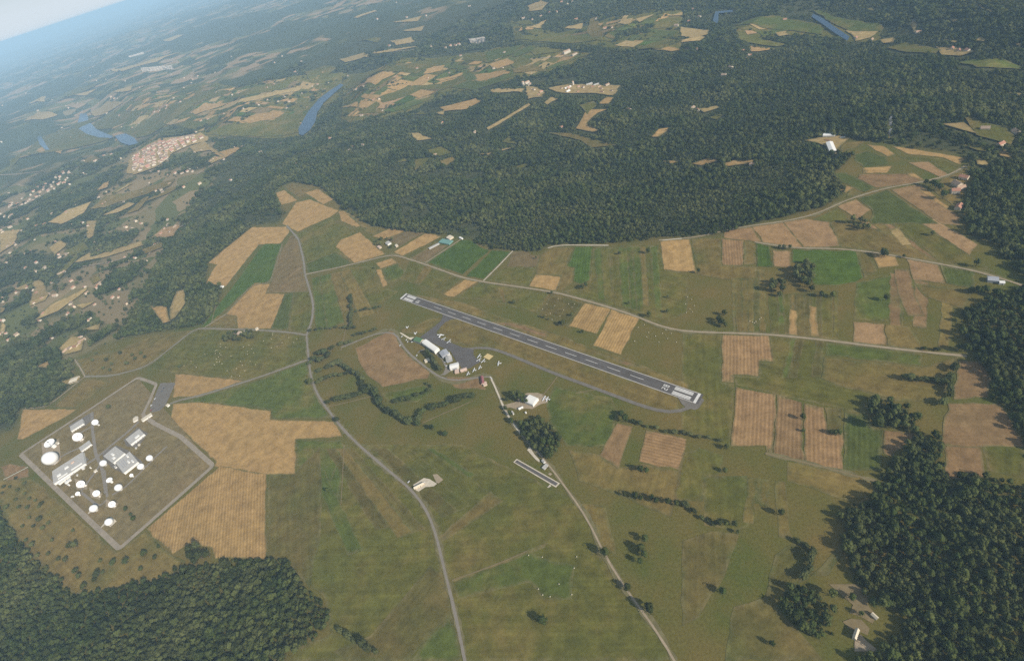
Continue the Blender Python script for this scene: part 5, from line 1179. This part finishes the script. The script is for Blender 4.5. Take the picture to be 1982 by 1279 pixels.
CAB = mesh_data('window', [(-2.0, -.78, .88), (1.2, -.78, .84), (.55, -.66, 1.39), (-1.75, -.66, 1.38), (-2.0, .78, .88), (1.2, .78, .84), (.55, .66, 1.39), (-1.75, .66, 1.38)], [(0, 1, 2, 3), (5, 4, 7, 6), (1, 5, 6, 2), (4, 0, 3, 7)], M_GLASS)
vv, ff = lathe([(.02, -.1), (.32, -.1), (.32, .1), (.02, .1)], 10); WHL = mesh_data('wheel', [(a, c_, b) for a, b, c_ in vv], ff, M_DARK)
CB = {'white': car_mesh(M_CARW), 'dark': car_mesh(M_CARD), 'red': car_mesh(M_CARR)}
for c, xy, col, rz, lb in [('a1', (290, 393), 'white', .4, 'white car farthest up the path beside the green hangar'), ('a1', (355, 441), 'white', .9, 'white car in the pair below the pale path, upper one'), ('a1', (375, 470), 'white', 1.2, 'white car in the pair below the pale path, lower one'),
    ('a1', (440, 472), 'white', .2, 'white van like car next to the green hangar'), ('a1', (412, 462), 'dark', .5, 'dark car parked between the white cars near the green hangar'), ('a1', (262, 522), 'white', 1.3, 'white car on the access road left of the hangars'), ('a1', (508, 672), 'white', 1.0, 'white car at the car park entrance'),
    ('a1', (945, 825), 'white', .6, 'white car behind the cream hangar'), ('a1', (930, 765), 'white', .5, 'white car behind the smaller grey hangar'), ('a1', (1605, 1005), 'white', 1.9, 'white car on the white track by the red roofed house'),
    ('ps', (595, 712), 'white', .8, 'white car in the station car park, topmost'), ('ps', (525, 838), 'white', .8, 'white car in the station car park, middle'), ('ps', (520, 930), 'red', .8, 'red car in the station car park, lowest'),
    ('ps', (765, 505), 'dark', .8, 'dark car in the station car park, upper'), ('ps', (735, 560), 'dark', .8, 'dark car in the station car park, lower'), ('ya', (655, 580), 'white', .9, 'white car in the limestone yard'), ('ya', (850, 485), 'white', .4, 'white car at the back of the limestone yard'), ('ya', (440, 460), 'white', .9, 'white car at the roadside by the limestone yard')]:
    ox, oy, k = CR_[c]; g = plane_at([(ox+xy[0]/k, oy+xy[1]/k)], .7)[0]; e = empty('parked_car', (g[0], g[1], .47), rz, lb, 'car', 'parked cars'); e.scale = (1.15,)*3
    link('body', CB[col][0], e); link('roof', CB[col][1], e); link('window', CAB, e)
    for x, y in ((1.3, .8), (1.3, -.8), (-1.3, .8), (-1.3, -.8)): link('wheel', WHL, e, (x, y, .32))
# ------------------------------------------------------------------ bales
vv, ff = lathe([(.05, -.72), (.6, -.74), (.78, -.6), (.83, -.2), (.80, 0), (.83, .2), (.78, .6), (.6, .74), (.05, .72)], 14); BALE = mesh_data('bale', [(a*random.uniform(.96, 1.04), c_, b+.8) for a, b, c_ in vv], ff, M_BALE)
def bales(c, s, label, group, sz=1.0):
    sz = sz*.72+.1
    for tok in s.split():
        a, b = tok.split(','); ox, oy, k = CR_[c]; g = plane_at([(ox+float(a)/k, oy+float(b)/k)], .8)[0]
        o = link('round_bale', BALE, None, (g[0], g[1], .12)); o.rotation_euler = (0, 0, random.uniform(0, 3.1)); o.scale = (sz,)*3; tag(o, label, 'bale', group)
bales('c8', '1090,643 1170,653 1370,651 1355,717 1267,810 1147,838 1172,873 1215,883 1342,871', 'pale round bale lying in the meadow at the bottom centre', 'bales at the bottom centre', 1.15)
bales('q4', '840,715 825,762 1048,748 1152,768 1112,808 962,812 725,790 898,858 825,878 470,865 540,845 520,925 575,890 600,942 522,960 130,905 172,862 182,970 110,948 150,995 122,1018 195,1080 165,1055 98,1092 430,1050 625,1090 455,1100 380,1142 262,1170 488,1170 420,1235 318,1245 842,695 175,830 130,1060', 'pale round bale scattered on the meadow below the farm', 'bales below the farm', 1.25)
bales('c4', '1240,740 1265,755 1300,720 1100,800 1130,835 1330,770 1180,760 1060,825 1440,800', 'pale round bale on the open meadow above the tan field', 'bales above the tan field', 1.25)
bales('c5', '1160,500 1185,470 1205,525 1230,480 1250,440 1260,540 1280,505 1310,470 1330,490 1215,560 1180,535 1345,470', 'pale round bale in the paddock below the pale road', 'bales in the paddock', 1.2)
bales('c5', '1745,590 1770,635 1810,655 1850,640 1880,670 1900,640 1930,690 1690,685 1830,690 1760,660 1870,620 1710,605', 'pale round bale on the meadow right of the striped fields', 'bales right of the striped fields', 1.2)
bales('c6', '30,430 55,445 20,470 70,480 45,500 25,520 60,515', 'pale round bale in the small field above the pale road', 'bales in the small field', 1.2)
bales('c6', '390,570 405,575 425,572 445,560 415,580 455,550', 'pale bale in the cluster on the meadow above the striped field', 'bale cluster', 1.3)
# ------------------------------------------------------------------ houses of the villages
def house_mesh(i, w, l, h, rise, rm, wm):
    v, f = box_faces(-l/2, l/2, -w/2, w/2, -2.5, h, False); b = len(v); o = .5; v += [(-l/2, 0, h+rise), (l/2, 0, h+rise)]; f += [(7, 4, b), (5, 6, b+1)]; fm = [0]*len(f); b = len(v); sl = rise/(w/2)
    v += [(-l/2-o, -w/2-o, h-o*sl+.1), (l/2+o, -w/2-o, h-o*sl+.1), (l/2+o, 0, h+rise+.12), (-l/2-o, 0, h+rise+.12), (-l/2-o, w/2+o, h-o*sl+.1), (l/2+o, w/2+o, h-o*sl+.1)]; f += [(b, b+1, b+2, b+3), (b+3, b+2, b+5, b+4)]; fm += [1, 1]
    for x in (-l/4, l/4):
        for y in (-w/2-.04, w/2+.04):
            b = len(v); v += [(x-.6, y, 1.2), (x+.6, y, 1.2), (x+.6, y, 2.6), (x-.6, y, 2.6)]; f.append((b, b+1, b+2, b+3)); fm.append(2)
    b = len(v); cv, cf = box_faces(l*.3-.4, l*.3+.4, -.4, .4, h, h+rise+1); v += cv; f += [tuple(q+b for q in g) for g in cf]; fm += [0]*len(cf)
    me = bpy.data.meshes.new('house'); me.from_pydata(v, [], f); [me.materials.append(q) for q in (wm, rm, M_GLASS)]; me.polygons.foreach_set('material_index', fm); me.update(); return me
M_TILE2 = flat_mat('pale tile roof', (.42, .28, .19), .2, .5, rnd=.3); M_TILE3 = flat_mat('brown stone roof', (.34, .25, .18), .2, .5, rnd=.3); M_WALLW = flat_mat('white wall', (.62, .55, .44), .1, .5)
HM = [house_mesh(0, 9, 14, 5.5, 3, M_TILE, M_WALL), house_mesh(1, 10, 12, 6.5, 3.2, M_TILE, M_WALLW), house_mesh(2, 8, 16, 4.5, 2.6, M_TILE2, M_WALLW), house_mesh(3, 11, 15, 6, 3.4, M_TILE3, M_WALL), house_mesh(4, 9, 11, 5, 2.8, M_TILE, M_WALLW)]
HOUSE_PX = []
FARV, FARF, FARM = [], [], []
def far_house(w, sc_):
    me = random.choice(HM); a = random.uniform(0, 3.14); b = len(FARV); ca, sa = math.cos(a)*sc_, math.sin(a)*sc_
    FARV.extend([(w[0]+v.co.x*ca-v.co.y*sa, w[1]+v.co.x*sa+v.co.y*ca, w[2]+v.co.z*sc_) for v in me.vertices]); FARF.extend([tuple(q+b for q in p.vertices) for p in me.polygons]); FARM.extend([p.material_index+(3*HM.index(me)) for p in me.polygons])
def house(w, label, group, sc_=1.0, rz=None):
    if group in ('far valley houses', 'houses on the river plain', 'far hill houses', 'houses of the upper right'): return far_house(w, sc_)
    o = link('house', random.choice(HM), None, tuple(w)); o.rotation_euler = (0, 0, random.uniform(0, 3.14) if rz is None else rz+random.choice((0, math.pi/2))+random.gauss(0, .08)); o.scale = (sc_*random.uniform(.85, 1.2), sc_*random.uniform(.85, 1.2), sc_*random.uniform(.85, 1.15)); tag(o, label, 'house', group)
def village(c, s, gap, label, group, sc_=1.0, drop=.2, rz=.3, mx=400):
    w = at(P(c, s)); p = [tuple(q[:2]) for q in w]; a = np.array(p); ca, sa = math.cos(rz), math.sin(rz); R = np.array([[ca, sa], [-sa, ca]]); ar = a@R.T; lo, hi = ar.min(0), ar.max(0); n_ = 0
    for x in np.arange(lo[0], hi[0], gap):
        for y in np.arange(lo[1], hi[1], gap*.85):
            q = np.array([x+random.uniform(-.25, .25)*gap, y+random.uniform(-.25, .25)*gap])@R
            if random.random() < drop or n_ >= mx or not inside(np.array([q[0]]), np.array([q[1]]), p)[0]: continue
            house((q[0], q[1], float(height(np.array([q[0]]), np.array([q[1]]))[0])), label, group, sc_, rz); n_ += 1
    return n_
nh = village('c1', '755,985 775,905 865,845 1100,788 1175,800 1090,840 1000,880 900,960 800,992', 39, 'small tiled house packed into the hilltop town above the river', 'houses of the hilltop town', 1.95, .04)
nh += village('c1', '0,1275 0,1205 130,1130 250,1045 380,980 425,985 410,1050 280,1105 150,1190 60,1279', 62, 'small pale house in the suburb straggling along the left edge', 'houses of the left suburb', 1.3, .3)
nh += village('c2', '1210,512 1330,492 1585,502 1550,548 1440,538 1330,540 1250,530', 42, 'small pale house in the village on the forested ridge', 'houses of the ridge village', 1.1, .4)
nh += village('c2', '1070,505 1130,512 1170,530 1160,555 1085,568', 40, 'house below the pale chateau on the forested ridge', 'houses below the chateau', 1.1, .35)
def scatter_houses(c, s, label, group, sc_=1.1):
    for w_ in at(P(c, s)): house(w_, label, group, sc_)
scatter_houses('c1', '1010,1000 1050,1000 1090,975 1110,990 1130,970 1215,930 1230,920 1250,915 1080,990 900,1100 940,1110 980,1060 1150,1060 1330,1040 1620,830 480,1000 600,900 640,890 1060,1080 1290,920 930,1095 1120,885 1160,870', 'house on the slope between the hilltop town and the forest', 'houses on the slope')
scatter_houses('c1', '610,460 560,470 520,440 690,670 220,640 150,540 15,610 10,820 480,935 550,930 640,560 720,470 660,570', 'far house in the hazy valley on the left', 'far valley houses', 1.6)
scatter_houses('c1', '890,650 920,640 960,630 1000,570 1040,590 1060,510 1100,480 1140,440 1290,660 1400,630 1460,600 1490,610 1540,580 1380,540 1340,550 1540,510 1580,490 1640,560 1740,540 1800,500 1830,490 1890,480 1160,700 1200,690 1130,765 800,715 1700,420 1110,460', 'small house on the river plain between the two river bends', 'houses on the river plain', 1.4)
scatter_houses('c4', '190,395 215,410 245,440 200,470 320,425 410,470 430,490 395,530 250,530 270,630 260,645 430,255 370,290 350,300 570,365 780,210 810,180 640,235 950,40 980,60 1010,30 930,70 970,20 1040,65 410,730 440,720 460,700 380,745 480,680 320,115 60,125 100,650 20,570 210,285 260,265 160,380 490,375 390,185 985,355', 'pale house with garden among trees on the left slope', 'houses on the left slope', 1.05)
scatter_houses('c4', '220,25 260,15 480,10 510,25 760,40 730,30 40,15 60,30 20,60', 'house at the top of the left slope beside the lane', 'houses at the top of the slope', 1.2)
scatter_houses('c2', '770,770 310,770 50,870 70,850 130,840 200,825 585,715 540,895 1590,650 1620,640 1660,640 1560,700 1545,705 1270,740 90,520 130,500 220,575 190,580 240,640 120,670 440,400 500,455 625,425 805,390 930,395 880,400 940,310 40,440 690,325', 'isolated pale house in the forest or fields below the river', 'isolated houses in the middle distance', 1.15)
scatter_houses('c2', '630,270 660,268 680,262 600,280 520,275 400,255 280,270 210,115 380,105 490,95 740,40 1200,80 1240,75 1050,110 1100,120 1150,100 1355,118 1470,115 1560,165 1930,155 1520,170 1330,15 1270,20 320,18 1300,30', 'small far house in the wooded hills beyond the plain', 'far hill houses', 1.5)
scatter_houses('c3', '350,300 380,330 370,350 30,290 80,290 160,305 390,325 280,395 60,630 90,640 30,50 60,60 20,90 100,100 40,130 120,75 590,120 450,830 410,860 410,955 1740,750 1920,770 1340,130 1360,190 1000,225 1590,300 1550,290 1640,300 1090,235 1600,1090 1580,1070 1620,1030 1570,1110 1590,1200 1830,840 1410,60 240,440', 'small house scattered over the hazy upper right', 'houses of the upper right', 1.2)
cand = [(random.uniform(0, 330), random.uniform(330, 690)) if q % 3 else (random.uniform(60, 640), random.uniform(110, 330)) for q in range(170)]
cand = [q for q in cand if q[1] < 330 or q[0]+.55*(q[1]-430) < 340]
for q, w_ in zip(cand, at(cand)):
    if not inside(np.array([w_[0]]), np.array([w_[1]]), PLAT)[0] and w_[2] > RIVER_Z-7: far_house(w_, random.uniform(.7, 1.05) if q[1] > 330 else random.uniform(.9, 1.4))
tag(mesh_obj('far_houses', FARV, FARF, [q for me in HM for q in me.materials], None, FARM), 'tiny far houses dotted over the hazy valley and hills', 'houses', kind='stuff')
print('HOUSES', nh, len([o for o in COL.objects if o.name.startswith('house')]))
# chateau and church on the ridge
def tower(c, xy, r_, h, label, name='tower', cone=4.0):
    ox, oy, k = CR_[c]; w = at([(ox+xy[0]/k, oy+xy[1]/k)])[0]; e = empty(name, tuple(w), 0, label, 'tower'); mesh_obj('wall', *lathe([(r_, -3), (r_, h)], 12), M_WALLW, e); mesh_obj('roof', *lathe([(r_*1.15, h), (.05, h+cone)], 12), M_TILE2, e)
def big_house(c, xy, l, w_, h, rz, label, name='manor', rm=M_TILE2, wm=M_WALLW, cat='building'):
    ox, oy, k = CR_[c]; w = at([(ox+xy[0]/k, oy+xy[1]/k)])[0]; e = empty(name, tuple(w), rz, label, cat); v, f = box_faces(-l/2, l/2, -w_/2, w_/2, -3, h); b = len(v); v += [(-l/2, 0, h+3), (l/2, 0, h+3)]; f += [(7, 4, b), (5, 6, b+1)]; mesh_obj('wall', v, f, wm, e)
    o = .5; v = [(-l/2-o, -w_/2-o, h-.1), (l/2+o, -w_/2-o, h-.1), (l/2+o, 0, h+3.2), (-l/2-o, 0, h+3.2), (-l/2-o, w_/2+o, h-.1), (l/2+o, w_/2+o, h-.1)]; mesh_obj('roof', v, [(0, 1, 2, 3), (3, 2, 5, 4)], rm, e)
    for i in range(4):
        x = -l/2+l*(i+.5)/4; v, f = box_faces(x-.8, x+.8, -w_/2-.06, -w_/2+.1, 2, 4); mesh_obj('window', v, f, M_GLASS, e)
tower('v2', (405, 200), 7, 20, 'white round tower at the left end of the ridge chateau'); big_house('v2', (460, 180), 26, 16, 13, .4, 'cream main building of the ridge chateau', 'chateau', cat='chateau'); big_house('v2', (500, 205), 24, 14, 11, 1.2, 'cream side wing of the ridge chateau', 'chateau_wing')
tower('v2', (1140, 200), 5, 18, 'white church tower in the ridge village', 'church_tower', 6); big_house('v2', (1060, 245), 34, 14, 7, .2, 'long bright white hall in the ridge village', 'village_hall', M_WHITE); big_house('v2', (1060, 298), 22, 14, 7, .5, 'bright cream hall below the village hall', 'barn', M_WHITE, M_WHITE, 'barn')
big_house('v2', (1375, 190), 30, 12, 6, 0, 'long pale school building on the ridge, left one', 'school', M_LGREY); big_house('v2', (1485, 195), 30, 12, 6, 0, 'long pale school building on the ridge, right one', 'school', M_LGREY); big_house('v2', (1640, 205), 20, 12, 8, .3, 'tall pale house at the right end of the ridge village', 'manor')
big_house('c2', (1300, 310), 40, 22, 16, .2, 'large white manor on the knoll above the plain', 'manor'); big_house('c2', (1345, 320), 30, 14, 9, .2, 'long pale wing right of the white manor', 'manor_wing')
# limestone cliffs above the far bank
def cliff(c, s, h, label):
    w = at(P(c, s)); L = [tuple(q[:2]) for q in w]; d = np.array(dense(L, 14, False)); n_ = len(d); vs, fs = [], []; z = height(d[:, 0], d[:, 1])
    for j in range(5):
        for i in range(n_): 
            off = RNG.normal(0, 3, 2); vs.append((d[i, 0]+off[0], d[i, 1]+off[1]+j*5, z[i]-8+j*(h+8)/4*RNG.uniform(.85, 1.05)))
    for i in range(n_): vs.append((d[i, 0], d[i, 1]+90, z[i]+h*.8))
    for j in range(5):
        for i in range(n_-1): fs.append((j*n_+i, j*n_+i+1, (j+1)*n_+i+1, (j+1)*n_+i))
    tag(mesh_obj('cliff', vs, fs, M_CLIFF), label, kind='structure')
cliff('c1', '820,415 870,412 940,405 1000,398', 46, 'pale limestone cliff across the far valley'); cliff('c2', '750,262 790,258 840,250', 34, 'pale limestone cliff beyond the river plain'); cliff('c1', '740,330 790,322 830,310', 30, 'far pinkish limestone cliff')
# pylons of the cleared line on the right
for i, (x, y) in enumerate([(1190, 790), (1192, 750), (1193, 718)]):
    w = at([(1320+x/2.974, y/2.974)])[0]; e = empty('power_pylon', tuple(w), .3, ['nearest', 'middle', 'farthest'][i]+' lattice pylon in the cleared strip above the right-hand fields', 'pylon', 'pylons of the cleared strip')
    for a, b in ((1, 1), (1, -1), (-1, 1), (-1, -1)): mesh_obj('leg', [(a*3, b*3, -1), (a*3+.4, b*3, -1), (a*.4+.3, b*.4, 24), (a*.4, b*.4, 24), (a*3, b*3+.4, -1), (a*.4, b*.4+.3, 24)], [(0, 1, 2, 3), (0, 4, 5, 3)], M_GREY, e)
    for z in (17, 21): v, f = box_faces(-6, 6, -.25, .25, z, z+.5); mesh_obj('crossarm', v, f, M_GREY, e)
# ------------------------------------------------------------------ haze
zb = float(gz.min())-1.5; B = 125000
v, f = box_faces(-B, B, -B, B, zb, ALT+12); f.append((3, 2, 1, 0)); haze = mesh_obj('haze', v, f, [])
mh = bpy.data.materials.new('haze'); mh.use_nodes = True; mh.node_tree.nodes.clear(); pv = mh.node_tree.nodes.new('ShaderNodeVolumePrincipled'); mo = mh.node_tree.nodes.new('ShaderNodeOutputMaterial'); mh.node_tree.links.new(pv.outputs[0], mo.inputs['Volume'])
pv.inputs['Color'].default_value = (.50, .76, 1, 1); pv.inputs['Density'].default_value = HAZE; pv.inputs['Anisotropy'].default_value = -0.15
haze.data.materials.append(mh); tag(haze, 'thin pale summer haze over the whole valley', 'haze', kind='stuff')
